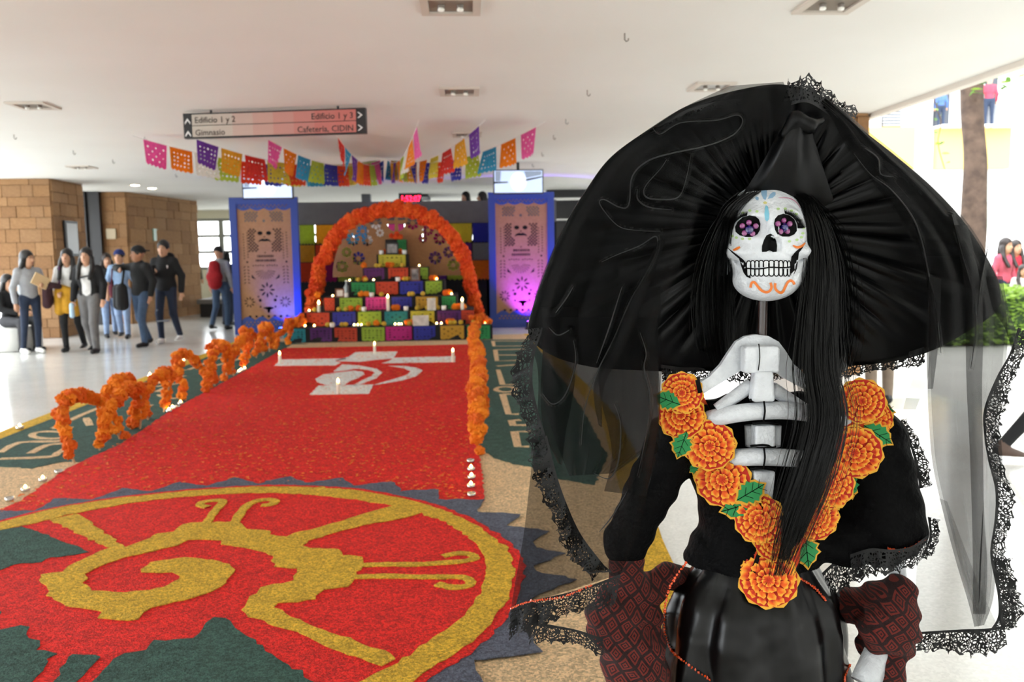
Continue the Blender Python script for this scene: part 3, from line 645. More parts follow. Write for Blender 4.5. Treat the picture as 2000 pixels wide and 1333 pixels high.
for i, L in ((0,(586,575,735,796,802,877,884,938,944)), (1,(685,700,770,776,888,895,905)), (2,(620,705,716,870,878)), (3,(712,806,812,843,850)), (4,(711,758,764)), (5,(752,758,775,781))):
    for k, px in enumerate(sorted(L)):
        p = onstep(i, px, .14); share_o = share('marigold', random.choice(ME_MARI), None, p+Vector((0,0,.05)), (random.random()*6,0,0), .055); tag(share_o, ORD[k]+' orange marigold on the %s altar step from the walkers\u2019 side' % lvl[i], 'flower', 'marigolds on the %s altar step' % lvl[i])
for i, L in ((0,(649,)), (1,(711,793,867)), (2,(676,726,)), (3,(777,)), (5,(745,790))):
    for j, px in enumerate(L): tag(share('cup', ME_CUP, None, onstep(i, px, .05), scale=1.1), (ORD[j]+' white cup on the %s altar step from the walkers\u2019 side' % lvl[i] if len(L) > 1 else 'lone white cup on the %s altar step' % lvl[i]), 'cup', 'white cups on the altar')
for i, px, h, lb in ((1,758,.23,'tall lit white candle at the middle of the altar'), (1,623,.14,'lit candle among flowers at the walkers\u2019 side of the altar'), (1,903,.15,'lit candle among flowers at the courtyard side of the altar')):
    p = onstep(i, px, .06); taper(p, h, lb, .03, 'tall candles on the altar', 2.6)
def picframe(i, px, w_, h_, label, fcol, pcol, tilt=.0):
    p = onstep(i, px, .03); t = thing('photo_frame', label, 'frame', p)
    for a, b2 in (((-w_/2,0),(w_/2,.025)), ((-w_/2,h_-.025),(w_/2,h_)), ((-w_/2,.025),(-w_/2+.025,h_-.025)), ((w_/2-.025,.025),(w_/2,h_-.025))):
        MB().box((p.x+a[0],p.y-.012,p.z+a[1]), (p.x+b2[0],p.y+.012,p.z+b2[1])).build('frame_side', fcol, t)
    MB().box((p.x-w_/2+.02,p.y,p.z+.02), (p.x+w_/2-.02,p.y+.008,p.z+h_-.02)).build('picture', pcol, t)
m_fw = M('wood_frame', (110,66,40), .5); m_pg = M('grey_picture', (150,150,152), .4, noise=(9,(70,70,72),.2)); m_pw = M('pale_picture', (226,222,214), .5, noise=(12,(190,186,178),.2))
picframe(5, 766, .24, .22, 'grey framed portrait on the top of the altar', m_dark, m_pg); picframe(3, 811, .18, .25, 'small grey framed photograph by the green paper near the altar top', m_fw, m_pg)
picframe(2, 664, .16, .16, 'small brown framed photograph on the third altar step', m_fw, m_pw); picframe(0, 822, .28, .18, 'white framed card in front of the yellow paper sheet', m_pw, m_pw)
picframe(1, 843, .15, .22, 'pale pictured card against the gold paper sheet', m_pw, m_pw)
p = onstep(3, 673, .1); p.x = at(673,578,LV[2][0]+.1).x; p.z = LV[2][1]
t = thing('bottle', 'pale slanted glass bottle beside the green paper sheet', 'bottle', p)
MB().lathe([(.05,0),(.055,.01),(.055,.17),(.02,.22),(.018,.27),(.022,.275)], p, 14).build('body', M('pale_glass', (170,180,184), .12), t, True); MB().lathe([(.023,.275),(.023,.3),(.002,.302)], p, 10).build('cap', m_white, t, True)
p = LV[6]; t = thing('flower_heap', 'heap of orange flowers crowning the altar', 'flowers', (at(776,468,p[0]).x,p[0],p[1]))
for i in range(14): share('paper_flower', random.choice(ME_PAPER), t, (at(776,468,p[0]).x+random.gauss(0,.06), p[0]+.1+random.gauss(0,.04), p[1]+.03+abs(random.gauss(0,.03))), (random.random()*6,0,0), .045)
for side, px0, nm in ((-1,578,'heap of orange flowers at the altar foot on the walkers\u2019 side'), (1,940,'heap of orange flowers at the altar foot on the courtyard side')):
    c = onstep(0, px0, .12); t = thing('flower_heap', nm, 'flowers', c)
    for i in range(22): share('marigold_head', random.choice(ME_MARI), t, (c.x+random.gauss(0,.09), c.y+random.gauss(.06,.05), c.z+.04+abs(random.gauss(0,.06))), (random.random()*6,0,0), .052)
# ================================================================== blue framed cut-out panels
m_blue = M('blue_paint', (40,66,142), .5)
def panel(corners, Y, label, led, seed):
    (xa,ya),(xb,yb),(xc,yc) = corners; TL = at(xa,ya,Y); TR = at(xb,yb,Y); X0, X1 = TL.x, TR.x; Z1 = (TL.z+TR.z)/2; Wd = X1-X0
    t = thing('cutout_panel', label, 'panel', ((X0+X1)/2,Y,0), 'blue framed cut-out panels'); b_ = .105*Wd
    for nm, a, c in (('frame_side',(X0,0),(X0+b_,Z1)), ('frame_side',(X1-b_,0),(X1,Z1)), ('frame_top',(X0+b_,Z1-.13),(X1-b_,Z1)), ('frame_bottom',(X0+b_,0),(X1-b_,.16))):
        MB().box((a[0],Y,a[1]), (c[0],Y+.09,c[1]), .004).build(nm, m_blue, t)
    w_, h_ = X1-X0-2*b_, Z1-.29; H = [[(0,0),(1,0),(1,1),(0,1)]]; asp = h_/w_
    def ell(u, v, a, b, n=12, rot=0): H.append([(u+a*math.cos(q)*math.cos(rot)-b*math.sin(q)*math.sin(rot), v+(a*math.cos(q)*math.sin(rot)+b*math.sin(q)*math.cos(rot))/asp) for q in np.linspace(0, 2*math.pi, n+1)[:-1]])
    def lattice(u0, u1, v0, v1, st=.052, cond=None):
        j = 0; v = v0
        while v <= v1:
            u = u0+(st/2 if j % 2 else 0)
            while u <= u1:
                if cond is None or cond(u, v): ell(u, v, .023, .023, 4)
                u += st
            v += st/2/asp; j += 1
    lattice(.15,.85,.865,.945, .062, cond=lambda u,v: abs(u-.49) > .15-(v-.865)*1.0)
    lattice(.2,.80,.62,.80, .062, cond=lambda u,v: ((u-.49)/.19)**2+((v-.74)/.085)**2 > 1 and not (abs(u-.49) < .12 and v < .74))
    ell(.41,.765,.05,.038); ell(.57,.765,.05,.038); ell(.49,.735,.022,.02,3,.5); ell(.49,.865,.03,.03,5)
    H.append([(.36,.69),(.40,.712),(.46,.722),(.49,.715),(.52,.722),(.58,.712),(.62,.69),(.56,.70),(.49,.698),(.42,.70)])
    ell(.49,.605,.014,.014,6)
    R = random.Random(seed)
    for v, u0, u1 in ((.565,.34,.64), (.53,.31,.67)):
        u = u0
        while u < u1:
            d = R.uniform(.016,.03); H.append([(u,v),(u+d,v+.004),(u+d,v+.021),(u,v+.023)]); u += d+.012
    for a0 in (.26, .52):
        for k in range(5): ell(a0+.045*k, .50+.003*(k % 2), .016, .013, 5)
    for k in range(1,12):
        a = math.pi+math.pi*k/12; H.append([(.48+.045*math.cos(a-.05),.468+.045*math.sin(a-.05)/asp), (.48+.045*math.cos(a+.05),.468+.045*math.sin(a+.05)/asp), (.48+.19*math.cos(a+.035),.468+.19*math.sin(a+.035)/asp), (.48+.19*math.cos(a-.035),.468+.19*math.sin(a-.035)/asp)])
    H.append([(.22,.40),(.30,.385),(.22,.43)]); H.append([(.74,.40),(.66,.385),(.74,.43)])
    for k in range(8): a = math.pi/4*k; ell(.5+.10*math.cos(a), .30+.10*math.sin(a)/asp, .045, .017, 8, a)
    for sx in (.13, .86):
        for k in range(6): ell(sx-.035, .36+.026*k, .026, .010, 6, .7); ell(sx+.035, .36+.026*k, .026, .010, 6, -.7)
        for k in range(9): a = 2*math.pi*k/9; ell(sx+(.03 if sx < .5 else -.03)+.075*math.cos(a), .2+.075*math.sin(a)/asp, .034, .013, 6, a)
        for k in range(10): ell(sx-.03, .56+.022*k, .014, .014, 5); ell(sx+.04, .57+.022*k, .014, .014, 5)
        ell(sx+.02, .53, .02, .02, 8)
    for sx in (.36,.64): ell(sx,.215,.03,.03,8); ell(sx+.03*(1 if sx > .5 else -1),.245,.018,.018,6); ell(sx,.16,.02,.02,6)
    H.append([(.40,.15),(.47,.16),(.55,.16),(.62,.15),(.54,.135),(.53,.11),(.49,.11),(.48,.135)])
    for k in range(7): ell(.16+.115*k, .08, .03, .026, 6)
    MB().sheet(H, .012, lambda u, v, d: Vector((X0+b_+u*w_, Y+.035+d, .16+v*h_))).build('cut_board', m_kraft, t)
    for nm, zz0, sg, dep in (('lower_lace',.16,1,.19), ('upper_lace',Z1-.13,-1,.12)):
        lp = [[(0,0),(1,0)]+[(1-k/24, .62+.38*abs(math.sin(k/24*math.pi*4))) for k in range(25)]]
        for row in range(2):
            for k in range(13-row): lp.append([(.06+.072*(k+.5*row)+.022*math.cos(q), .17+.25*row+.09*math.sin(q)) for q in np.linspace(.5, 6.78, 7)[:-1]])
        MB().sheet(lp, .008, lambda u, v, d: Vector((X0+b_+u*w_, Y+.022+d, zz0+sg*v*dep))).build(nm, m_blue, t)
    for sx in (X0+.1, X1-.1): MB().box((sx-.03,Y+.09,0), (sx+.03,Y+.55,.05)).build('foot', m_blue, t)
    lx = (X0+X1)/2+led[1]
    u = thing('uplight', led[2], 'spotlight', (lx,Y-.42,0), 'coloured uplights')
    MB().lathe([(.07,0),(.075,.02),(.075,.10),(.06,.13)], (lx,Y-.42,.03), 16).build('housing', m_dark, u, True)
    MB().box((lx-.1,Y-.46,0), (lx+.1,Y-.38,.03)).build('base', m_dark, u)
    MB().lathe([(.055,.128),(.05,.134),(.002,.135)], (lx,Y-.42,.03), 16).build('lens', M('led_lens_'+led[0], led[3], .2, emit=12), u, True)
    l = bpy.data.lights.new('uplight_beam', 'SPOT'); l.energy = led[4]; l.color = lin(led[3]); l.spot_size = math.radians(95); l.spot_blend = .8; l.shadow_soft_size = .05
    lo = bpy.data.objects.new('uplight_beam', l); lo.location = (lx,Y-.40,.18); lo.rotation_euler = (math.radians(180-38),0,0); link(lo, u)
    return X0, X1, Z1
pA = panel([(446,388),(580,383),(594,650)], 16.4, 'blue framed cardboard cut-out panel with a hatted skull, beside the walkers', ('blue', .35, 'small blue uplight at the foot of the panel beside the walkers', (40,70,255), 60), 1)
pB = panel([(953,378),(1082,373),(1085,640)], 16.9, 'blue framed cardboard cut-out panel with a hatted skull, beside the black veil', ('violet', .12, 'small violet uplight at the foot of the panel beside the black veil', (120,40,255), 170), 2)
# ================================================================== televisions hung from the ceiling
def tv(c, Y, label, seed):
    xa, ya, xb, yb = c; A = at(xa, yb, Y); B = at(xb, ya, Y); x0, x1, z0, z1 = A.x, B.x, A.z, B.z; W_, H_ = x1-x0, z1-z0
    t = thing('television', label, 'television', ((x0+x1)/2,Y,z0), 'hanging televisions')
    MB().box((x0-.02,Y,z0-.02), (x1+.02,Y+.07,z1+.02), .006).build('casing', m_dark, t)
    sc = MB().box((x0,Y-.004,z0), (x1,Y,z1)).build('screen', M('screen_white', (200,220,255), .2, emit=.28), t)
    def shape(n, pts, mat): MB().sheet([pts], -.003, lambda u, v, d: Vector((x0+u*W_, Y-.005+d, z0+v*H_))).build(n, mat, sc)
    md = M('screen_dark', (36,44,60), .2, emit=.01); mg = M('screen_grey', (150,165,190), .2, emit=.16); ml = M('screen_bright', (236,244,255), .2, emit=.34)
    shape('picture_tone', [(0,.42),(.28,.45),(.28,.5),(0,.5)], md); shape('picture_tone', [(.02,.52),(.12,.52),(.14,.98),(.02,.98)], mg); shape('picture_tone', [(.64,.52),(.99,.68),(.99,.74),(.64,.60)], md)
    shape('picture_tone', [(.66,.66),(.98,.80),(.98,.97),(.62,.97)], mg)
    shape('picture_tone', [(.5+.17*math.cos(a), .5+.44*math.sin(a)) for a in np.linspace(0, 6.28, 20)[:-1]], ml)
    for u, v, a, b in ((.45,.56,.03,.02),(.55,.56,.03,.02),(.5,.44,.015,.05),(.5,.32,.04,.015)): shape('picture_tone', [(u+a*math.cos(q), v+b*math.sin(q)) for q in np.linspace(0, 6.28, 9)[:-1]], mg)
    MB().tube([((x0+x1)/2,Y+.06,z1-.1), ((x0+x1)/2,Y+.06,ZC+.01)], .025).build('mount', m_dark, t)
tv((476,345,569,387), 14.3, 'bright television hanging over the cut-out panel beside the walkers', 1); tv((966,333,1059,377), 14.3, 'bright television hanging over the cut-out panel beside the black veil', 2)
# digital clock
A = at(779,398,18.2); B = at(823,377,18.2); ck = thing('digital_clock', 'black digital clock with glowing red numerals on the grey parapet', 'clock', ((A.x+B.x)/2,18.2,A.z))
MB().box((A.x,18.2,2.64), (B.x,18.3,B.z), .01).build('case', m_dark, ck)
V, Fs = text_mesh('1:52:07', .18, bold=.004); wv = max(v.x for v in V)-min(v.x for v in V); sx = (B.x-A.x-.08)/wv
mesh_obj('numerals', [(A.x+.04+v.x*sx, 18.192, A.z+.04+v.y) for v in V], Fs, M('clock_red', (255,20,50), .4, emit=5), ck)
# ================================================================== hanging direction sign
C0 = gp(357,222,ZC-.03); C1 = gp(713,210,ZC-.03); hgt = C0.z-at(365,271,C0.y).z
sg = thing('hanging_sign', 'long ceiling-hung direction sign with black arrow ends', 'sign', ((C0.x+C1.x)/2, C0.y, ZC-.3)); su = (C1-C0); sL = su.length; su.normalize(); sn = Vector((su.y,-su.x,0)).normalized()
def sfr(u, v, d): return C0+su*u+Vector((0,0,-v))+sn*d
def srect(n, u0, u1, v0, v1, d0, d1, mat): return MB().sheet([[(u0,v0),(u1,v0),(u1,v1),(u0,v1)]], d1-d0, lambda u, v, d: sfr(u, v, d0+d)).build(n, mat, sg)
srect('backing', 0, sL, 0, hgt, -.06, 0, m_dark)
m_sgL = M('sign_grey', (188,178,164), .45); m_sgR = M('sign_red', (196,112,104), .45); m_sgt = M('sign_text', (58,48,46), .6)
nS = 8
for i in range(nS):
    u0 = .1+(sL-.2)*i/nS; u1 = .1+(sL-.2)*(i+1)/nS; q = i/(nS-1); q = min(1, max(0, (q-.1)*1.25)); c = tuple(int(186+(192-186)*q) if k == 0 else int((176,164)[k-1]+((108,100)[k-1]-(176,164)[k-1])*q) for k in range(3))
    srect('face_strip', u0, u1, .016, hgt*.5-.004, 0, .006, M('sign_tone_%d' % i, c, .45)); srect('face_strip', u0, u1, hgt*.5+.004, hgt-.014, 0, .006, M('sign_tone_%d' % i, c, .45))
def stext(txt, u, v, size, right=False, mat=m_sgt):
    V, Fs = text_mesh(txt, size, bold=.001); x1 = max(q.x for q in V)
    mesh_obj('lettering', [sfr(u+q.x-(x1 if right else 0), v-q.y, .009) for q in V], Fs, mat, sg)
stext('Edificio 1 y 2', .13, .105, .088); stext('Gimnasio', .13, .235, .088); stext('Edificio 1 y 3', sL-.13, .105, .088, True); stext('Cafeter\u00eda, CIDIN', sL-.13, .235, .088, True)
m_arr = M('arrow_white', (235,235,235), .5)
for v in (.075, .205):
    for (cu, pts) in ((.05, [(-.03,.02),(0,-.022),(.03,.02),(.03,.04),(0,0),(-.03,.04)]), (sL-.05, [(-.02,-.03),(.022,0),(-.02,.03),(-.034,.03),(.002,0),(-.034,-.03)])):
        MB().sheet([[(cu+a, v+b2) for a, b2 in pts]], .004, lambda u, vv, d: sfr(u, vv, .003+d)).build('arrow', m_arr, sg)
for u in (.3, sL-.3): MB().tube([sfr(u,0,-.03), sfr(u,-.06,-.03)], .012).build('hanger', m_dark, sg)
# ================================================================== paper flag strands under the ceiling
ctr = gp(740,309,ZC); strands = [
 ((258,262), ['pink','orange','white','lime','rust','blue','yellow','sky','lime','orange','yellow'], 'strand of paper flags reaching farthest towards the walkers'),
 ((366,262), ['purple','gold','red','yellow','rust','sky','blue','yellow','lime'], 'strand of paper flags starting with a violet flag behind the sign'),
 ((513,263), ['pink','orange','sky','lime','blue','rust','yellow','orange','pink'], 'strand of paper flags starting with a pink flag under the sign'),
 ((655,258), ['red','sky','purple','orange','rust','lime','pink','blue'], 'short strand of paper flags beside the red end of the sign'),
 ((818,232), ['pink','orange','white','lime','orange','purple','gold','sky'], 'steep strand of paper flags starting pink just past the sign'),
 ((948,230), ['purple','gold','red','yellow','orange','blue','lime','gold'], 'strand of paper flags starting with a violet flag near the ceiling lamp'),
 ((1065,234), ['pink','orange','sky','lime','blue','rust','blue','gold','sky'], 'strand of paper flags reaching farthest towards the courtyard')]
for si, (pxy, cols, lb) in enumerate(strands):
    A = gp(pxy[0], pxy[1], ZC); B = ctr+Vector((.03*si,0,0)); t = thing('flag_strand', lb, 'paper flags', A, 'strands of paper flags'); n = 40; L = (B-A).length
    P = [A+(B-A)*(i/n)-Vector((0,0,.22*math.sin(math.pi*i/n)**.9+.02)) for i in range(n+1)]
    MB().tube(P, .004, 4).build('cord', m_white, t)
    m_ = len(cols); fw = min(.33, L/m_*.86)
    for i, c in enumerate(cols):
        s = (.03+.95*(i+.5)/m_)*n; k = int(s); p = P[k]+(P[k+1]-P[k])*(s-k); d = (P[k+1]-P[k]).normalized()
        picado('paper_flag', p-d*fw/2, p+d*fw/2, .31, c, t, si*31+i, .05, .5, 10, tilt=(random.uniform(-.15,.15), random.uniform(-.25,.15), -1))
# ================================================================== people
SKIN = M('skin', (196,148,118), .55); SKIN2 = M('skin_tan', (172,122,92), .55); M_EYE = M('eye_dark', (24,18,16), .3); M_LIP = M('lip', (150,84,74), .5)
def cloth(n, rgb, r=.85): return M('cloth_'+n, rgb, r, noise=(14, tuple(int(x*.86) for x in rgb), .3))
HAIRM = M('hair_black', (20,16,15), .45); HAIRB = M('hair_brown', (38,26,22), .5)
def person(loc, label, h=1.68, yaw=0, top=None, legs=None, shoe=None, hair='short', headyaw=0, arms=None, legp=None, jacket=None, skin=SKIN, hairm=HAIRM, sleeve='long', res=.0155, cap=None, hood=False, group='students in the lobby', seated=False, lean=0.0, drop=0.0, face=True, extra=None):
    """yaw 0 faces the camera; local x to the image's right, -y forward, z up (for 1.70 m), scaled by h/1.70"""
    s = h/1.70; t = thing('person', label, 'person', loc, group); cy, sy = math.cos(yaw), math.sin(yaw); base = np.array(loc, dtype=np.float32)
    def xf(V):
        V = np.asarray(V, dtype=np.float32)*s; return np.stack([V[:,0]*cy-V[:,1]*sy, V[:,0]*sy+V[:,1]*cy, V[:,2]], 1)+base
    hz = .92-drop; ly = lean
    J = dict(hipL=(-.09,0,hz), hipR=(.09,0,hz), kneeL=(-.10,-.01,.49), kneeR=(.10,-.01,.49), ankL=(-.10,.03,.085), ankR=(.10,.03,.085), shL=(-.162,ly*.9,hz+.455), shR=(.162,ly*.9,hz+.455), elL=(-.23,.03+ly*.5,hz+.21), elR=(.23,.03+ly*.5,hz+.21), wrL=(-.24,-.05,hz-.03), wrR=(.24,-.05,hz-.03))
    J.update(arms or {}); J.update(legp or {})
    nk = (0,ly,hz+.52); hd = (0,ly-.02,hz+.665); ch, sh_ = math.cos(headyaw), math.sin(headyaw)
    HS = 1.09
    def hp(x, y, z): x, y, z = x*HS, y*HS, z*HS; return (hd[0]+x*ch-y*sh_, hd[1]+x*sh_+y*ch, hd[2]+z)
    def headspace(P):
        q = (P-np.array(hd, dtype=np.float32))/HS; return np.stack([q[...,0]*ch+q[...,1]*sh_, -q[...,0]*sh_+q[...,1]*ch, q[...,2]], -1)
    hand = {}
    for S in 'LR':
        e, w_ = np.array(J['el'+S]), np.array(J['wr'+S]); d = (w_-e)/np.linalg.norm(w_-e); hand[S] = (w_, d)
    def f_body(P):
        q = headspace(P)
        D = sd_ell(q, (0,.012,.025), (.076,.096,.105)); D = smin(D, sd_ell(q, (0,-.02,-.055), (.058,.07,.075)), .03)
        D = smin(D, sd_cap(q, (0,-.092,.0), (0,-.108,-.028), .011, .015), .012)
        for sx in (-1,1):
            D = smax(D, -sd_ell(q, (sx*.032,-.098,.018), (.02,.016,.012)), .01); D = smin(D, sd_ell(q, (sx*.078,.01,-.005), (.012,.022,.032)), .008)
        D = D*HS
        D = smin(D, sd_cap(P, nk, (hd[0],hd[1]+.01,hd[2]-.07), .055, .05), .03)
        D = smin(D, sd_cap(P, (0,ly*.6,hz+.35), (0,0,hz+.05), .085, .085), .04)
        for S in 'LR':
            D = smin(D, sd_cap(P, J['sh'+S], J['el'+S], .045, .036), .03); D = smin(D, sd_cap(P, J['el'+S], J['wr'+S], .036, .024), .015)
            w_, d = hand[S]; pc = w_+d*.05; sd = np.cross(d, (0,1,0) if abs(d[1]) < .9 else (1,0,0)); sd = sd/np.linalg.norm(sd)
            D = smin(D, sd_cap(P, w_, w_+d*.085, .024, .030), .012)
            for k, L_ in enumerate((.07,.085,.08,.062)):
                a = w_+d*.085+sd*(.027-.018*k); D = np.minimum(D, sd_cap(P, a, a+d*L_*.75+np.array((0,-.012,0)), .0105, .009))
            a = w_+d*.03+sd*.03; D = smin(D, sd_cap(P, a, a+d*.05+sd*.025, .013, .011), .01)
            D = smin(D, sd_cap(P, J['hip'+S], J['knee'+S], .07, .048), .03); D = smin(D, sd_cap(P, J['knee'+S], J['ank'+S], .046, .034), .02)
        return D
    lo = np.min([np.array(v) for v in J.values()]+[np.array(hd)], 0)-.22; hi = np.max([np.array(v) for v in J.values()]+[np.array(hd)], 0)+.22; lo[2] = min(lo[2]+.16, .06)
    hi[2] = hd[2]+.16
    sdf_obj('body', f_body, lo, hi, res*.85, skin, t, xf)
    # trousers
    if legs is not None:
        w0 = legs[2] if len(legs) > 2 else 1.0
        def f_leg(P):
            D = sd_ell(P, (0,.01,hz+.02), (.145,.10,.11))
            for S in 'LR': D = smin(D, sd_cap(P, J['hip'+S], J['knee'+S], .092*w0, .066*w0), .04); D = smin(D, sd_cap(P, J['knee'+S], J['ank'+S], .064*w0, .05*w0), .02)
            D = np.maximum(D, P[...,2]-(hz+.09))
            return D
        L2 = np.min([J[k] for k in ('kneeL','kneeR','ankL','ankR','hipL','hipR')], 0)-.16; H2 = np.max([J[k] for k in ('kneeL','kneeR','ankL','ankR','hipL','hipR')], 0)+.16; L2[2] = min(J['ankL'][2], J['ankR'][2])-.05
        sdf_obj('trousers', f_leg, L2, H2, res, legs[1], t, xf)
    # top
    if top is not None:
        tl = top[2] if len(top) > 2 else .0
        def f_top(P):
            D = sd_ell(P, (0,ly*.7,hz+.34), (.165,.115,.20)); D = smin(D, sd_ell(P, (0,.0,hz+.08), (.138,.10,.16)), .05); D = smin(D, sd_cap(P, J['shL'], J['shR'], .052), .06); D = smin(D, sd_cap(P, (0,ly,hz+.50), (0,ly*.8,hz+.40), .07, .09), .05)
            for S in 'LR':
                D = smin(D, sd_cap(P, J['sh'+S], J['el'+S], .058, .05), .04)
                if sleeve == 'long': D = smin(D, sd_cap(P, J['el'+S], tuple(np.array(J['el'+S])*.06+np.array(J['wr'+S])*.94), .052, .042), .02)
            D = smax(D, -sd_cap(P, (0,ly-.06,hz+.55), (0,ly-.02,hz+.62), .06), .015)
            return np.maximum(D, np.where(np.abs(P[...,0]) < .19, (hz-.02-tl)-P[...,2], -1))
        L2 = np.min([J[k] for k in ('shL','shR','elL','elR','wrL','wrR')]+[(-.2,-.16,hz-.1-tl)], 0)-.1; H2 = np.max([J[k] for k in ('shL','shR','elL','elR','wrL','wrR')]+[(.2,.16,hz+.5)], 0)+.12
        sdf_obj(top[0], f_top, L2, H2, res, top[1], t, xf)
    if jacket is not None:      # open cardigan or jacket: sleeves and side panels
        def f_j(P):
            D = sd_ell(P, (0,ly*.7+.012,hz+.32), (.185,.13,.22)); D = smin(D, sd_ell(P, (0,.015,hz+.04), (.18,.135,.18)), .06); D = smin(D, sd_cap(P, J['shL'], J['shR'], .06), .06); D = smin(D, sd_cap(P, (0,ly+.01,hz+.50), (0,ly*.8,hz+.40), .075, .1), .05)
            for S in 'LR': D = smin(D, sd_cap(P, J['sh'+S], J['el'+S], .064, .057), .04); D = smin(D, sd_cap(P, J['el'+S], tuple(np.array(J['el'+S])*.08+np.array(J['wr'+S])*.92), .06, .05), .02)
            D = np.maximum(D, np.where(np.abs(P[...,0]) < .205, hz-.04-P[...,2], -1))
            if len(jacket) > 2 and jacket[2]:
                D = np.maximum(D, -np.maximum(np.abs(P[...,0])-.075, P[...,1]-.0))
            return D
        L2 = np.min([J[k] for k in ('shL','shR','elL','elR','wrL','wrR')]+[(-.22,-.2,hz-.1)], 0)-.1; H2 = np.max([J[k] for k in ('shL','shR','elL','elR','wrL','wrR')]+[(.22,.2,hz+.5)], 0)+.12
        sdf_obj(jacket[0], f_j, L2, H2, res, jacket[1], t, xf)
    if hood:
        def f_h(P): return smax(sd_cap(P, (-.06,ly+.07,hz+.52), (.06,ly+.07,hz+.52), .085), -sd_ell(P, (0,ly-.05,hz+.60), (.085,.10,.10)), .02)
        sdf_obj('hood', f_h, (-.2,ly-.12,hz+.38), (.2,ly+.2,hz+.66), res, jacket[1] if jacket else top[1], t, xf)
    # shoes
    if shoe is not None:
        for S in 'LR':
            a = np.array(J['ank'+S]); fw = np.array((.0,-1,0)); fw = np.array((legp or {}).get('toe'+S, fw), dtype=float)
            def f_s(P):
                D = sd_cap(P, a+np.array((0,.03,-.035)), a+fw*.15+np.array((0,0,-.05)), .045, .036); D = smin(D, sd_cap(P, a, a+np.array((0,.01,-.04)), .044), .02)
                return np.maximum(D, (a[2]-.085)-P[...,2])
            sdf_obj('shoe', f_s, a-.22, a+.22, res*.8, shoe, t, xf)
    # hair
    def f_hair(P):
        q = headspace(P); D = sd_ell(q, (0,.02,.04), (.088,.106,.105)); cut = sd_ell(q, (0,-.10,-.03), (.07,.075,.085))
        if hair == 'short': D = np.maximum(D, -(q[...,2]+.012-q[...,1]*.55)) ; return smax(D, -cut, .012)
        D = smin(D, sd_ell(q, (0,.045,-.06), (.088,.075,.11)), .03)
        if hair in ('long','longfront'):
            for sx in (-1,1): D = smin(D, sd_cap(q, (sx*.078,.0,-.03), (sx*.098,(.05 if hair == 'long' else -.035),-.17), .036, .036), .03); D = smin(D, sd_cap(q, (sx*.098,(.05 if hair == 'long' else -.035),-.17), (sx*.085,(.06 if hair == 'long' else -.135),-.33), .036, .028), .03)
            D = smin(D, sd_cap(q, (0,.07,-.05), (0,.10,-.30), .07, .06), .03)
        elif hair == 'pony': D = smin(D, sd_cap(q, (0,.11,.02), (0,.13,-.2), .04, .02), .02)
        return smax(D, -cut, .012)
    if hair != 'none': sdf_obj('hair', f_hair, np.array(hd)-np.array((.24,.26,.46)), np.array(hd)+np.array((.22,.26,.17)), res*.8, hairm, t, xf)
    if cap is not None:
        def f_c(P):
            q = headspace(P); D = np.maximum(sd_ell(q, (0,.015,.045), (.094,.112,.10)), .035-q[...,2]-(.15*q[...,1]))
            if cap[1]: D = np.minimum(D, sd_box(q, (0,cap[1]*.13,.055), (.06,.055,.008), .005))
            return D
        sdf_obj(cap[2] if len(cap) > 2 else 'cap', f_c, np.array(hd)-.22, np.array(hd)+.22, res*.7, cap[0], t, xf)
    if face:
        for nm, x, y, z, r, mt in (('eye',-.032,-.088,.018,(.012,.006,.007),M_EYE), ('eye',.032,-.088,.018,(.012,.006,.007),M_EYE), ('eyebrow',-.034,-.093,.04,(.019,.005,.004),hairm), ('eyebrow',.034,-.093,.04,(.019,.005,.004),hairm), ('mouth',0,-.092,-.064,(.022,.007,.006),M_LIP)):
            bm = bmesh.new(); bmesh.ops.create_uvsphere(bm, u_segments=8, v_segments=5, radius=1)
            V = np.array([hp(x+v.co.x*r[0], y+v.co.y*r[1], z+v.co.z*r[2]) for v in bm.verts]); bm.verts.index_update(); F = [[v.index for v in f.verts] for f in bm.faces]; bm.free()
            mesh_obj(nm, xf(V).tolist(), F, mt, t, True)
    return t, xf, J
def blob(name, parent, xf, parts, mat, res=.012, k=.03, lo=None, hi=None):
    A = np.array([p[0] for p in parts]+[p[1] for p in parts]); rm = max(max(p[2], p[3]) for p in parts)
    def f(P):
        D = None
        for a, b, ra, rb in parts: d = sd_cap(P, a, b, ra, rb); D = d if D is None else smin(D, d, k)
        return D
    return sdf_obj(name, f, A.min(0)-rm-.03, A.max(0)+rm+.03, res, mat, parent, xf)
def xbox(name, parent, xf, c, r, mat, rd=.01, res=.01, rot=None):
    mb = MB(); mb.box((-r[0],-r[1],-r[2]), (r[0],r[1],r[2]), rd); R = Matrix.Rotation(rot[0], 3, rot[1]) if rot else Matrix.Identity(3)
    V = np.array([R @ v+Vector(c) for v in mb.v]); return mesh_obj(name, xf(V).tolist(), mb.f, mat, parent)
JN = cloth('navy_jeans', (36,48,72)); JL = cloth('light_jeans', (150,172,206)); JM = cloth('mid_jeans', (70,92,122)); BK = cloth('black', (20,20,23)); WH = cloth('white', (226,224,222)); GY = cloth('grey_top', (164,166,170)); GP = cloth('grey_pants', (112,110,110)); WS = M('white_shoe', (236,236,234), .5); BS = M('black_shoe', (18,18,20), .5)
def G0(px, py): p = gp(px, py); return (p.x, p.y, 0)
STRIDE = dict(kneeL=(-.09,-.10,.50), ankL=(-.09,-.06,.085), kneeR=(.09,.03,.49), ankR=(.10,.22,.12), toeR=(0,-.9,-.25))
STRIDE2 = dict(kneeR=(.09,-.10,.50), ankR=(.09,-.06,.085), kneeL=(-.09,.03,.49), ankL=(-.10,.22,.12), toeL=(0,-.9,-.25))
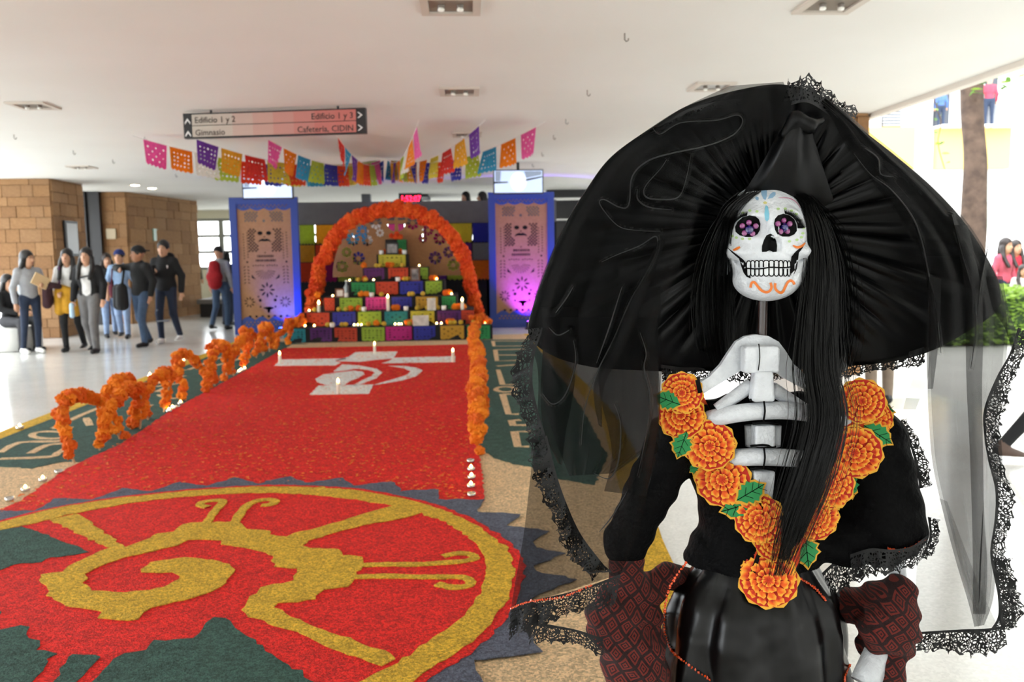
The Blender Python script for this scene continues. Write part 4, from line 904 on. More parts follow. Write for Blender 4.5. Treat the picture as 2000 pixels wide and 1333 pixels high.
# woman in grey, seen in profile
t, xf, J = person(G0(66,691), 'woman in grey sweater and navy jeans holding a folder beside the near pillar', 1.64, .9, ('sweater', GY), ('t', JN, .85), WS, 'long', .35, arms=dict(elL=(-.24,.04,1.10), wrL=(-.24,-.02,.86), elR=(.24,-.06,1.13), wrR=(.10,-.26,1.15)), legp=dict(kneeL=(-.10,.03,.48), ankL=(-.11,.10,.085)))
xbox('folder', t, xf, (.06,-.29,1.22), (.13,.012,.10), M('folder_tan', (214,184,140), .6), .004, rot=(.5,'Y'))
blob('draped_jacket', t, xf, [((.18,-.2,1.12),(.20,-.16,.82),.06,.075), ((.22,-.22,1.1),(.26,-.14,.86),.05,.06), ((.16,-.25,1.16),(.34,-.3,1.12),.05,.05)], cloth('maroon', (58,28,36)))
blob('backpack', t, xf, [((0,.17,1.34),(0,.17,1.05),.085,.10)], cloth('pack_grey', (176,180,184)))
# woman with mustard jacket
t, xf, J = person(G0(144,686), 'woman in white top with a mustard jacket tied over black trousers', 1.66, .1, ('top', WH), ('t', BK, .9), BS, 'longfront', 0, legp=STRIDE, arms=dict(elL=(-.25,.03,1.12), wrL=(-.14,-.13,1.0)))
blob('tied_jacket', t, xf, [((-.13,-.10,1.02),(-.13,-.11,.70),.075,.085), ((.10,-.09,1.02),(.11,-.10,.68),.075,.09), ((-.13,.06,1.0),(.13,.06,1.0),.09,.09), ((0,-.1,.98),(0,-.12,.72),.08,.08), ((-.12,-.12,1.1),(.08,-.13,1.02),.05,.05)], cloth('mustard', (206,150,32)))
blob('strap', t, xf, [((-.10,-.10,1.42),(-.11,-.12,1.15),.018,.018)], cloth('plum', (84,44,84)), .008)
# woman in white sweatshirt
t, xf, J = person(G0(182,689), 'woman in white sweatshirt, black cardigan and grey sweatpants with a bottle', 1.67, -.05, ('sweatshirt', WH, .02), ('t', GP, 1.12), BS, 'longfront', .05, legp=STRIDE2, jacket=('cardigan', BK, True), arms=dict(elL=(-.24,.02,1.12), wrL=(-.24,-.06,.86)))
blob('chest_print', t, xf, [((-.07,-.125,1.24),(.07,-.125,1.27),.016,.016)], cloth('print', (70,70,74)), .008)
blob('water_bottle', t, xf, [((-.25,-.10,.80),(-.25,-.10,.62),.036,.04)], M('bottle_blue', (170,200,220), .2), .009)
# woman in black behind
t, xf, J = person(G0(218,659), 'woman in black top and pale jeans walking behind the others', 1.60, .5, ('top', BK), ('t', JL), BS, 'long', .1, hairm=HAIRB, legp=STRIDE)
# blue headband
t, xf, J = person(G0(243,661), 'person in blue headscarf and pale blue shirt behind the man in black', 1.66, .15, ('shirt', cloth('sky_shirt', (150,178,214))), ('t', JL), BS, 'short', -.1, cap=(cloth('royal', (36,50,112)), 0, 'headscarf'), sleeve='short', legp=STRIDE2, arms=dict(elL=(-.24,0,1.13), wrL=(-.23,-.08,.88)))
blob('side_bag', t, xf, [((-.16,-.06,1.0),(-.14,-.06,.86),.06,.07), ((-.12,-.1,1.36),(-.16,-.08,1.0),.014,.014)], cloth('wine', (92,28,44)), .01)
# man in black cap, arm across
t, xf, J = person(G0(281,677), 'man in black cap and black jacket with one arm raised across his chest', 1.70, -.45, None, ('t', JM), BS, 'short', -.35, jacket=('jacket', BK, False), skin=SKIN2, cap=(BK, 1), arms=dict(elL=(-.42,-.10,1.36), wrL=(-.20,-.24,1.32), elR=(.25,.05,1.13), wrR=(.24,-.02,.88)), legp=STRIDE2)
blob('carried_bag', t, xf, [((-.30,-.12,1.0),(-.30,-.12,.72),.09,.10), ((-.42,-.10,1.0),(-.42,-.10,.72),.08,.09), ((-.3,-.1,1.1),(-.28,-.06,1.35),.02,.02)], cloth('dark_bag', (42,42,44)), .012)
# tall man in hoodie
t, xf, J = person(G0(330,670), 'tall man in black hooded jacket, ripped jeans and white shoes holding a phone', 1.80, -.1, None, ('t', JN, .95), WS, 'short', .12, jacket=('hooded_jacket', BK, False), hood=True, arms=dict(elL=(-.25,-.02,1.14), wrL=(-.08,-.22,1.20), elR=(.27,.03,1.13), wrR=(.27,-.02,.86)), legp=STRIDE)
xbox('phone', t, xf, (-.03,-.31,1.25), (.035,.006,.065), M_EYE, .003)
for k in range(9): blob('ripped_patch', t, xf, [((random.choice((-.10,.10)),-.155+random.uniform(0,.01),.32+.06*k),(random.choice((-.10,.10))*.9,-.15,.33+.06*k),.012,.012)], cloth('patch', (150,158,170)), .008) if k in (1,4) else None
blob('jacket_badge', t, xf, [((.10,-.118,1.30),(.10,-.116,1.27),.014,.012)], WH, .007)
# red backpack from behind
t, xf, J = person(G0(434,644), 'man in grey shirt and jeans seen from behind with a red backpack', 1.72, 2.9, ('shirt', GY, .05), ('t', JM), BS, 'short', 0, legp=STRIDE, face=False)
blob('backpack', t, xf, [((0,.18,1.33),(0,.19,.98),.11,.14), ((-.05,.2,1.1),(.05,.2,1.1),.12,.12)], cloth('pack_red', (176,24,34)))
person((-5.42,19.0,0), 'person half hidden behind the man with the red backpack', 1.62, 2.6, ('top', BK), ('t', JN), BS, 'long', 0, face=False, res=.018)
# seated person at the edge
SEAT = dict(hipL=(-.09,0,.50), hipR=(.09,0,.50), kneeL=(-.12,-.42,.50), kneeR=(.12,-.44,.52), ankL=(-.12,-.40,.085), ankR=(.12,-.46,.085))
p = gp(8, 688); t, xf, J = person((p.x,p.y+.25,0), 'person in black top and dark trousers seated on the round white bench', 1.66, 1.15, ('top', BK), ('t', cloth('charcoal', (58,58,62)), 1.05), BS, 'long', -.1, legp=SEAT, drop=.42, arms=dict(shL=(-.165,0,.955), shR=(.165,0,.955), elL=(-.22,-.1,.72), elR=(.22,-.1,.72), wrL=(-.10,-.33,.66), wrR=(.12,-.33,.66)))
o = thing('round_bench', 'round white bench under the seated person by the near pillar', 'bench', (p.x-.05,p.y+.35,0)); MB().lathe([(.42,0),(.46,.02),(.46,.36),(.44,.39),(.02,.395)], (p.x-.05,p.y+.35,0), 28).build('drum', m_white, o, True)
# person by the far window
person((-8.3,25.6,0), 'person standing far back at the bright window', 1.7, .6, ('top', cloth('olive', (110,104,84))), ('t', JN), BS, 'short', 0, res=.022, face=False)
# on the stairs and behind the railing
for px, lb, yw in ((908,'person with dark hair on the staircase, nearer the red clock',.4), (941,'person with dark hair on the staircase, nearer the blue panel',-.3)):
    q = at(px, 377, 19.0); person((q.x,19.0,1.3), lb, min(1.66, q.z-1.3), yw, ('top', BK), ('t', JN), BS, 'long', -1.2, res=.024, face=False, group='people behind the altar')
q = at(1100, 352, 19.1); person((q.x,19.1,0), 'person in dark red jacket behind the white handrail', 1.75, .2, None, ('t', BK), BS, 'short', 0, jacket=('jacket', cloth('dark_red', (120,24,30)), False), res=.022, face=False, group='people behind the altar')
# courtyard people
for (px, py, Y, c, lb, yw) in ((1964,468,13.6,(206,90,110),'woman in rose blouse standing behind the hedge, nearest the veil',.3), (1984,472,14.0,(206,40,60),'woman in red blouse standing behind the hedge',.0), (1998,520,13.0,(236,220,220),'person in pale top at the far end of the hedge',-.3)):
    q = at(px, py, Y); person((q.x,Y,0), lb, q.z, yw, ('blouse', cloth('b%d' % px, c)), ('t', JN), BS, 'longfront', 0, res=.02, hairm=HAIRB, group='people in the courtyard')
# walker at the very edge: dark trousers and trailing foot
q = gp(1966, 905); t, xf, J = person((q.x+.40,q.y-.1,0), 'person in black leggings walking out past the veil', 1.64, 1.35, ('top', BK), ('t', BK, .85), M('brown_shoe', (86,66,56), .6), 'long', 0, legp=dict(kneeL=(-.09,-.16,.48), ankL=(-.09,-.22,.085), kneeR=(.09,.14,.48), ankR=(.09,.42,.12), toeR=(0,-.9,-.3)), group='people in the courtyard')
q = gp(1716, 790); person((q.x,q.y,0), 'person in khaki trousers standing beyond the black hat', 1.6, 2.8, ('top', cloth('taupe', (130,116,104))), ('t', cloth('khaki', (124,108,92))), BS, 'short', 0, legp=STRIDE, group='people in the courtyard', face=False)
# ================================================================== courtyard: tree, hedge, building opposite
m_bark = M('bark', (96,78,66), .95, noise=(6,(66,52,44),.2), bump=(9,.9)); m_leaf = [M('leaf_%d' % i, c, .6, trans=.35) for i, c in enumerate([(96,130,60),(140,170,70),(76,108,52)])]
ME_LEAF = []
for i in range(3):
    m = MB(); m.add([(0,0,0),(.35,.22,.03),(.7,.18,.02),(1,0,-.06),(.7,-.18,.02),(.35,-.22,.03),(.5,0,-.02)], [(0,6,1),(1,6,2),(2,6,3),(3,6,4),(4,6,5),(5,6,0)]); ME_LEAF.append(m.me('leaf', m_leaf[i], True))
tr = thing('tree', 'rough-barked courtyard tree with sparse green leaves behind the veil', 'tree', (at(1890,450,12.5).x,12.5,0))
path = [at(1880,690,12.5), at(1889,560,12.5), at(1900,460,12.5), at(1903,380,12.5), at(1905,310,12.5), at(1899,230,12.5), at(1898,150,12.5), at(1902,60,12.4), at(1912,-60,12.3), at(1930,-260,12.2)]
path[0].z = -.05
MB().tube(smooth_path(path, 5), list(np.interp(np.linspace(0,1,46), [0,.1,.3,.5,.7,1], [.27,.21,.18,.155,.165,.10])), 18).build('trunk', m_bark, tr, True)
br = [[(1899,200),(1930,120),(1975,60),(2040,-20)], [(1898,150),(1868,60),(1820,-30),(1760,-140)], [(1902,60),(1960,-60),(2040,-160)], [(1908,-40),(1850,-150),(1790,-260)], [(1925,-200),(1990,-320),(2080,-400)]]
tips = []
for i, b_ in enumerate(br):
    P = smooth_path([at(x, y, 12.4-.25*i+.3*k) for k, (x, y) in enumerate(b_)], 4); MB().tube(P, list(np.linspace(.07,.018,len(P))), 8).build('branch', m_bark, tr, True); tips += P[4:]
tw = MB().tube(smooth_path([at(1845,330,12.0), at(1832,280,12.0), at(1838,240,12.0), at(1828,205,12.0), at(1800,90,12.1)], 4), .008, 5); tw.build('twig', m_bark, tr)
lm = MB(); LF = []
def leafat(p, s):
    a = Matrix.Rotation(random.uniform(0,6.28), 3, 'Z') @ Matrix.Rotation(random.uniform(-.8,.8), 3, 'X') @ Matrix.Rotation(random.uniform(-.6,.9), 3, 'Y'); LF.append((p, a, s))
for k, q in enumerate([(1838,300),(1827,283),(1845,276),(1830,262),(1842,248),(1826,236),(1838,225),(1824,212),(1834,200),(1848,318)]): leafat(at(q[0],q[1],12.0), .12)
for q in [(1895,175),(1900,180),(1908,172),(1912,182),(1952,163),(1965,150),(1975,160),(1950,186),(1958,176),(1985,150),(1928,160),(1940,150),(1890,165)]: leafat(at(q[0],q[1],12.2), .17)
for i, (p, a, s) in enumerate(LF):
    o = share('leaf', ME_LEAF[i % 3], tr, p, a.to_euler(), s)
cm = MB()
for p in tips:
    for j in range(60):
        q = p+Vector((random.gauss(0,.5), random.gauss(0,.5), random.gauss(.15,.35)))
        if q.z < 4.6: continue
        a = Matrix.Rotation(random.uniform(0,6.28), 3, 'Z') @ Matrix.Rotation(random.uniform(-.8,.8), 3, 'X'); s = random.uniform(.08,.15)
        cm.add([q+a @ (Vector(v)*s) for v in ((0,0,0),(.4,.2,.03),(1,0,-.05),(.4,-.2,.03))], [(0,1,2,3)])
tag(cm.build('crown_leaves', m_leaf[0], tr), kind='stuff')
# hedge: boxwood mass of leaves on a planter
hg = thing('hedge', 'low clipped green hedge at the courtyard edge behind the veil', 'hedge', (8.4,13,0)); hb = MB().box((5.9,12.2,0), (13.5,13.4,.75), .1); hb.build('inner_mass', M('hedge_dark', (46,66,34), .9), hg)
hm = MB()
for i in range(9000):
    x = random.uniform(5.8,13.6); f_ = random.random()
    if f_ < .55: q = Vector((x, 12.2-random.uniform(-.05,.12), random.uniform(.02,.85)))
    else: q = Vector((x, random.uniform(12.1,13.5), .75+random.uniform(0,.14)))
    a = Matrix.Rotation(random.uniform(0,6.28), 3, 'Z') @ Matrix.Rotation(random.uniform(-1.2,1.2), 3, 'X'); s = random.uniform(.06,.12)
    hm.add([q+a @ (Vector(v)*s) for v in ((0,0,0),(.4,.25,.03),(1,0,-.05),(.4,-.25,.03))], [(0,1,2,3)])
tag(hm.build('hedge_leaves', m_leaf[1], hg), kind='stuff')
# building opposite
YB = 38.0
bl = thing('courtyard_building', 'white building with yellow spandrels and louvred windows across the courtyard', 'building', (23,YB,0)); m_fw = M('facade_white', (240,238,234), .8); m_sp = M('spandrel_yellow', (232,190,104), .8); m_lv = M('louver_grey', (150,152,156), .6); m_wd = M('window_dark', (40,44,54), .3)
def fbox(n, x0, y0, x1, y1, d0, d1, mat, parent=bl):
    a = at(x0, y1, YB); b2 = at(x1, y0, YB); return MB().box((a.x,YB-d1,a.z), (b2.x,YB-d0,b2.z)).build(n, mat, parent)
MB().box((10,YB,0), (60,YB+8,22)).build('wall', m_fw, bl)  # upper part raised out of view to block sky reflections on the floor
fbox('spandrel', 1690, 250, 1782, 332, 0, .3, m_sp); fbox('spandrel', 1821, 250, 1968, 332, 0, .3, m_sp); fbox('spandrel', 2010, 250, 2160, 332, 0, .3, m_sp)
def louver(x0, y0, x1, y1):
    wdw = fbox('window', x0, y0, x1, y1, 0, .08, m_wd); n = 11
    for k in range(n): yy = y0+(y1-y0)*(k+.1)/n; fbox('slat', x0+1, yy, x1-1, yy+(y1-y0)/n*.62, .08, .2, m_lv, wdw)
louver(1721,186,1760,249); louver(1922,205,1950,249); louver(2030,180,2070,249)
for x0, y0, x1, y1 in ((1821,150,1856,249), (1922,120,1950,204), (1721,90,1760,180)): fbox('window', x0, y0, x1, y1, 0, .05, m_wd)
for x0, x1 in ((1908,1946), (1730,1775), (1990,2040)):
    wdw = fbox('window', x0, 348, x1, 448, 0, .06, M('pale_window', (206,220,206), .3)); fbox('window_frame', x0-2, 396, x1+2, 399, .06, .14, m_lv, wdw); fbox('window_frame', x1-4, 348, x1, 448, .06, .14, m_lv, wdw)
for (px, py, c, lb) in ((1836,176,(70,100,160),'person in blue at the upper window across the courtyard'), (1930,152,(206,60,80),'person in red at the upper window across the courtyard, beside the tree')):
    q = at(px, py, YB-.3); person((q.x,YB-.45,at(px,251,YB-.3).z), lb, max(1.5, q.z-at(px,251,YB-.3).z), 2.8, ('shirt', cloth('u%d' % px, c)), ('t', JN), BS, 'short', 0, res=.03, face=False, group='people at the upper windows')
MB().box((15,-24,0), (21,20,14)).build('added_side_wing', M('added_wing_render', (176,172,164), .85), bl)  # unseen wing with windows, added to cut sky light from the right
for k in range(12):
    for j in range(3): MB().box((14.94,-21+3.4*k,1+3.4*j), (15.0,-18.8+3.4*k,2.7+3.4*j)).build('window', m_wd, bl)
MB().box((-30,-26,0), (15,-17,6.5)).build('added_rear_wing', M('added_wing_render', (176,172,164), .85), bl)  # unseen wing behind the camera, added to dim frontal light on the figure
for k in range(11):
    for j in range(2): MB().box((-28+3.8*k,-17.0,1+2.8*j), (-25.6+3.8*k,-16.94,2.8+2.8*j)).build('window', m_wd, bl)
fbox('ledge', 1815, 249, 1975, 253, -.05, 1.0, m_fw)
# ================================================================== skeleton figure in black with a veiled hat
S_ = .0011; FY = 1.75
def A(px, py, d=0.0): return at(px, py, FY+d)
def topx(P):
    q = P-np.array(CAM, dtype=np.float32); z = q@np.array(CF); return CXP+FPX*(q@np.array(CR))/z, CYP-FPX*(q@np.array(CU))/z
def sd_poly(x, y, poly):
    d = None; s = np.ones_like(x, dtype=bool); n = len(poly)
    for i in range(n):
        (ax, ay), (bx_, by_) = poly[i], poly[i-1]; ex, ey = bx_-ax, by_-ay; wx, wy = x-ax, y-ay; t = np.clip((wx*ex+wy*ey)/(ex*ex+ey*ey), 0, 1)
        q = (wx-ex*t)**2+(wy-ey*t)**2; d = q if d is None else np.minimum(d, q)
        c1 = y >= ay; c2 = y < by_; c3 = ex*wy > ey*wx; fl = (c1 & c2 & c3) | (~c1 & ~c2 & ~c3); s = np.where(fl, ~s, s)
    return np.where(s, 1, -1)*np.sqrt(d)
m_bone = M('painted_bone', (230,233,238), .42, noise=(40,(212,215,221),.25), bump=(90,.25), coat=.15)
m_ink = M('black_paint', (5,5,6), .6, spec=.12); m_satin = M('black_satin', (5,5,6), .30, spec=.17); m_velvet = M('black_cotton', (7,7,8), .7, spec=.08, bump=(70,.35))
m_hair = M('wig_hair', (4,4,4), .30, spec=.2); m_seq = M('orange_sequin', (226,76,20), .22, spec=.8, coat=.6)
def veilmat(name, op):
    m = M(name, (4,4,5), .28, spec=.24, alpha=op, bump=(1400,.6)); return m
m_veil = veilmat('black_organza', .64); m_veil2 = veilmat('thin_organza', .34)
def lacemat():
    m = bpy.data.materials.new('black_lace'); m.use_nodes = True; N = m.node_tree.nodes; L = m.node_tree.links; b = N['Principled BSDF']; b.inputs['Base Color'].default_value = (.004,.004,.005,1); b.inputs['Roughness'].default_value = .7
    uv = N.new('ShaderNodeUVMap'); uv.uv_map = 'UVMap'
    v1 = N.new('ShaderNodeTexVoronoi'); v1.feature = 'DISTANCE_TO_EDGE'; v1.inputs['Scale'].default_value = 120; L.new(uv.outputs[0], v1.inputs['Vector'])
    v2 = N.new('ShaderNodeTexVoronoi'); v2.feature = 'F1'; v2.inputs['Scale'].default_value = 48; L.new(uv.outputs[0], v2.inputs['Vector'])
    c1 = N.new('ShaderNodeMath'); c1.operation = 'LESS_THAN'; c1.inputs[1].default_value = .13; L.new(v1.outputs['Distance'], c1.inputs[0])
    ping = N.new('ShaderNodeMath'); ping.operation = 'PINGPONG'; ping.inputs[1].default_value = .16; L.new(v2.outputs['Distance'], ping.inputs[0])
    c2 = N.new('ShaderNodeMath'); c2.operation = 'GREATER_THAN'; c2.inputs[1].default_value = .10; L.new(ping.outputs[0], c2.inputs[0])
    sp = N.new('ShaderNodeSeparateXYZ'); L.new(uv.outputs[0], sp.inputs[0])
    c3 = N.new('ShaderNodeMath'); c3.operation = 'LESS_THAN'; c3.inputs[1].default_value = .006; L.new(sp.outputs['Y'], c3.inputs[0])
    mx = N.new('ShaderNodeMath'); mx.operation = 'MAXIMUM'; L.new(c1.outputs[0], mx.inputs[0]); L.new(c2.outputs[0], mx.inputs[1])
    m2 = N.new('ShaderNodeMath'); m2.operation = 'MAXIMUM'; L.new(mx.outputs[0], m2.inputs[0]); L.new(c3.outputs[0], m2.inputs[1])
    tp = N.new('ShaderNodeBsdfTransparent'); ms = N.new('ShaderNodeMixShader'); L.new(m2.outputs[0], ms.inputs[0]); L.new(tp.outputs[0], ms.inputs[1]); L.new(b.outputs[0], ms.inputs[2]); L.new(ms.outputs[0], N['Material Output'].inputs['Surface']); return m
m_lace = lacemat()
fc = A(1490, 1200, .12)
fig = thing('skeleton_figure', 'skull-faced skeleton figure in a black dress with an orange marigold collar', 'figure', (fc.x, fc.y, 0))
# ------------------------------------------------------------------ skull
SK = A(1498, 478, .02); SYAW = math.radians(-12); scy, ssy = math.cos(SYAW), math.sin(SYAW)
def skx(V):
    V = np.asarray(V, dtype=np.float32)*S_; return np.stack([V[:,0]*scy-V[:,1]*ssy+SK.x, V[:,0]*ssy+V[:,1]*scy+SK.y, V[:,2]+SK.z], 1)
def f_skull(P):
    D = sd_ell(P, (-2,42,36), (80,92,86)); D = smin(D, sd_ell(P, (-3,0,2), (78,60,82)), 16); D = smin(D, sd_cap(P, (-38,-40,48), (40,-40,50), 15), 18)
    for sx in (-1,1): D = smin(D, sd_ell(P, (sx*50,-28,-14), (28,28,13)), 12)
    D = smin(D, sd_ell(P, (-80,22,-28), (17,28,34)), 4); D = smin(D, sd_ell(P, (58,8,-40), (20,30,40)), 14)
    D = smin(D, sd_ell(P, (3,-34,-54), (46,36,26)), 14); D = smin(D, sd_ell(P, (-1,-8,-68), (65,52,43)), 10)
    D = smin(D, sd_cap(P, (5,-58,30), (5,-62,14), 9, 8), 10)
    D = smax(D, -sd_ell(P, (-30,-62,33), (24,19,22)), 6); D = smax(D, -sd_ell(P, (38,-60,36), (24,19,22)), 6)
    D = smax(D, -sd_ell(P, (-2,-70,-2), (10,22,16)), 4); D = smax(D, -sd_ell(P, (12,-70,-2), (10,22,16)), 4)
    for sx in (-1,1): D = smax(D, -sd_cap(P, (sx*66,-14,-14), (sx*46,-52,-66), 5.5, 6), 4)
    D = smax(D, -sd_cap(P, (-44,-75,-47), (48,-75,-47), 3.5), 4)
    return D
skull = sdf_obj('skull', f_skull, (-105,-100,-135), (105,150,130), 2.4, m_bone, fig, skx)
def bvh_of(o): return BVHTree.FromPolygons([o.matrix_basis @ v.co for v in o.data.vertices], [tuple(p.vertices) for p in o.data.polygons])
BV = bvh_of(skull)
def hit(px, py, bv, fb):
    d = ray(px, py).normalized(); h, n, i, t = bv.ray_cast(CAM, d)
    if h is None: return at(px, py, fb), -d, d
    return h, n, d
def decal(name, poly, mat, parent, bv=BV, off=.0012, step=5.0, fb=FY-.04, sm=True):
    poly = [Vector(p) for p in poly]; bd_ = resample([Vector((p.x, p.y, 0)) for p in poly], step, True); P2 = [(p.x, p.y) for p in bd_]; n = len(P2)
    xs_ = [p[0] for p in P2]; ys_ = [p[1] for p in P2]; ax, ay = np.array(xs_), np.array(ys_)
    gx, gy = np.meshgrid(np.arange(min(xs_), max(xs_), step), np.arange(min(ys_), max(ys_), step)); d = sd_poly(gx.ravel(), gy.ravel(), P2); k = d < -step*.45
    pts = [Vector(p) for p in P2]+[Vector((a, b)) for a, b in zip(gx.ravel()[k], gy.ravel()[k])]
    vs, es, fs, *_ = geometry.delaunay_2d_cdt(pts, [], [list(range(n))], 1, 1e-4)
    V = []
    for v in vs: h, nn, dd = hit(v.x, v.y, bv, fb); V.append(h-dd*off)
    return mesh_obj(name, V, [tuple(f) for f in fs], mat, parent, sm)
def decal_line(name, path, w_, mat, parent, bv=BV, off=.0018, fb=FY-.04, taper_=False, closed=False):
    P = smooth_path([Vector((x, y)) for x, y in path], 4, closed) if len(path) > 2 else resample([Vector((x, y)) for x, y in path], 3); n = len(P); V = []; F = []
    for i, p in enumerate(P):
        t = P[(i+1) % n if closed else min(i+1, n-1)]-P[(i-1) % n if closed else max(i-1, 0)]; t = t.normalized() if t.length > 0 else Vector((1,0)); a = Vector((-t.y, t.x)); ww = w_/2*(math.sin(math.pi*(i+.6)/(n+.2))**.5 if taper_ else 1)
        for sg in (-1, 0, 1):
            q = p+a*ww*sg; h, nn, dd = hit(q.x, q.y, bv, fb); V.append(h-dd*off)
    for i in range(n if closed else n-1):
        a, b = 3*i, 3*((i+1) % n); F += [(a,a+1,b+1,b), (a+1,a+2,b+2,b+1)]
    return mesh_obj(name, V, F, mat, parent, True)
sc = lambda L: [(1380+x*.195, 340+y*.195) for x, y in L]
# painted sockets, nose, jaw gaps
decal('eye_socket', sc([(540,500),(535,560),(510,605),(460,630),(390,632),(330,615),(290,580),(285,530),(310,480),(360,435),(430,415),(490,425),(525,455)]), m_ink, skull, step=4)
decal('eye_socket', sc([(675,500),(685,560),(710,605),(760,628),(830,628),(880,605),(905,570),(900,510),(880,455),(830,415),(770,398),(715,415),(685,450)]), m_ink, skull, step=4)
decal('nose_hole', sc([(553,760),(555,720),(575,660),(600,615),(640,598),(675,620),(698,670),(707,720),(703,780),(665,783),(630,765),(600,780),(555,782)]), m_ink, skull, step=4)
decal('jaw_gap', sc([(190,722),(240,760),(320,820),(370,860),(400,900),(425,960),(440,1015),(440,1048),(400,1030),(370,990),(345,920),(325,850),(260,795)]), m_ink, skull, step=4)
decal('jaw_gap', sc([(1000,660),(960,720),(890,780),(850,830),(840,900),(838,960),(850,1022),(880,1000),(905,950),(915,880),(925,790),(965,740)]), m_ink, skull, step=4)
# teeth: one relief tooth with inked outline each
m_tooth = M('tooth_white', (230,232,236), .35)
tx = [400,440,487,532,575,632,690,742,790,832]; 
for i, x in enumerate([422,462,505,547,598,650,700,745,790,826]):
    w_ = (22,22,22,24,30,28,26,22,20,15)[i]; top_ = 872-6*math.sin(i/9*math.pi); mid = 948-10*math.sin(i/9*3)
    up = [(x-w_,mid-4),(x-w_,top_+30),(x-w_*.6,top_+4),(x,top_),(x+w_*.6,top_+4),(x+w_,top_+30),(x+w_,mid-4)]
    q = decal('tooth', sc(up), m_tooth, skull, off=.0022, step=3); decal_line('tooth_outline', sc(up), 2.0, m_ink, q, off=.0028)
    lo_ = [(x-w_*.85,mid+6),(x-w_*.85,1000),(x-w_*.5,1020),(x,1024),(x+w_*.5,1020),(x+w_*.85,1000),(x+w_*.85,mid+6)]
    q = decal('tooth', sc(lo_), m_tooth, skull, off=.0022, step=3); decal_line('tooth_outline', sc(lo_), 2.0, m_ink, q, off=.0028)
decal_line('bite_line', sc([(405,945),(480,952),(560,948),(640,935),(720,938),(800,938),(842,930)]), 2.6, m_ink, skull, off=.0032)
# painted ornaments
m_or = M('orange_glitter', (244,132,58), .35, spec=.7); m_sky = M('sky_glitter', (120,190,214), .35, spec=.7); m_lg = M('lime_dab', (178,208,140), .5); m_yd = M('yellow_dab', (214,206,130), .5); m_pk = M('pink_line', (196,120,150), .5); m_bl = M('dusty_blue', (140,176,206), .4)
decal_line('painted_scroll', sc([(440,1140),(450,1095),(475,1085),(500,1110),(540,1160),(590,1185),(630,1175),(650,1140),(645,1105),(640,1090)]), 5, m_or, skull)
decal_line('painted_scroll', sc([(690,1095),(685,1130),(700,1165),(735,1190),(765,1180),(790,1130),(815,1085),(845,1070),(870,1085),(880,1110)]), 5, m_or, skull)
decal_line('painted_dash', sc([(265,765),(300,750),(335,730)]), 5, m_or, skull, taper_=True); decal_line('painted_dash', sc([(865,715),(905,735),(950,725),(990,690)]), 5, m_or, skull, taper_=True)
decal('painted_drop', sc([(595,310),(615,330),(628,400),(625,455),(605,478),(585,455),(580,400),(585,340)]), m_sky, skull)
for pl_ in ([(545,165),(575,158),(605,165),(605,220),(590,262),(570,250),(550,205)], [(612,250),(635,205),(665,180),(692,185),(690,212),(660,240)], [(485,240),(500,225),(522,235),(520,262),(500,262)]): decal('painted_petal', sc(pl_), m_bl, skull)
decal('painted_dot', sc([(565,285),(585,272),(608,282),(600,300),(575,300)]), m_yd, skull, step=3)
for x, y in ((365,390),(433,367),(505,375),(718,350),(788,348),(852,368),(900,402),(940,462),(255,622),(298,638),(360,650),(430,650),(830,675),(905,660),(950,635),(965,595),(972,540)): decal('painted_dot', sc([(x+17*math.cos(a), y+13*math.sin(a)) for a in np.linspace(0, 6.28, 9)[:-1]]), m_lg, skull, step=3)
decal_line('painted_line', sc([(720,238),(790,238),(850,250),(900,285),(940,340)]), 1.8, m_pk, skull, taper_=True)
# gem eyes and lashes
m_gp = M('pink_gem', (150,66,128), .08, spec=.9, coat=1.0); m_gb = M('blue_gem', (20,16,104), .06, spec=1.0, coat=1.0)
bm = bmesh.new(); bmesh.ops.create_icosphere(bm, subdivisions=2, radius=1); ME_GEM = MB().frombm(bm).me('gem', m_gp); bm = bmesh.new(); bmesh.ops.create_icosphere(bm, subdivisions=2, radius=1); ME_GEMB = MB().frombm(bm).me('gem', m_gb)
for (cx_, cy_, pt) in ((428,560,[(425,487),(358,520),(492,522),(380,592),(460,598)]), (775,538,[(772,465),(715,500),(832,500),(740,578),(808,575)])):
    x, y = sc([(cx_,cy_)])[0]; h, n_, d = hit(x, y, BV, FY-.04); 
    for (gx, gy) in pt:
        xx, yy = sc([(gx,gy)])[0]; hh, n_, dd = hit(xx, yy, BV, FY-.04); dep = min((h-CAM).length, (hh-CAM).length)-.004; share('petal_gem', ME_GEM, skull, CAM+dd*dep, scale=.0062)
    share('centre_gem', ME_GEMB, skull, CAM+d*((h-CAM).length-.006), scale=.0098)
for base, dirs in (([(262,545),(268,520),(280,495),(300,470),(330,445),(365,428),(400,418)], (-1,)), ([(790,398),(830,410),(865,432),(890,460),(905,490),(912,520),(915,540)], (1,))):
    lash = MB(); B_ = smooth_path([Vector(p) for p in base], 5); n = len(B_)
    for i, p in enumerate(B_):
        t = i/(n-1); t = t if dirs[0] > 0 else 1-t; L_ = 56+30*t
        ang = (math.radians(100-95*t) if dirs[0] > 0 else math.radians(80+95*t)); q = p+Vector((math.cos(ang)*L_, -math.sin(ang)*L_*.75-4))
        mid = (p+q)/2+Vector((0,6)); P3 = []
        for z in (p, mid, q):
            x, y = sc([(z.x,z.y)])[0]; h, nn, dd = hit(x, y, BV, FY-.03); P3.append(h-dd*(.005+.006*len(P3)))
        lash.tube(P3, [.0011,.0010,.0003], 4)
    tag(lash.build('eyelashes', m_ink, skull))
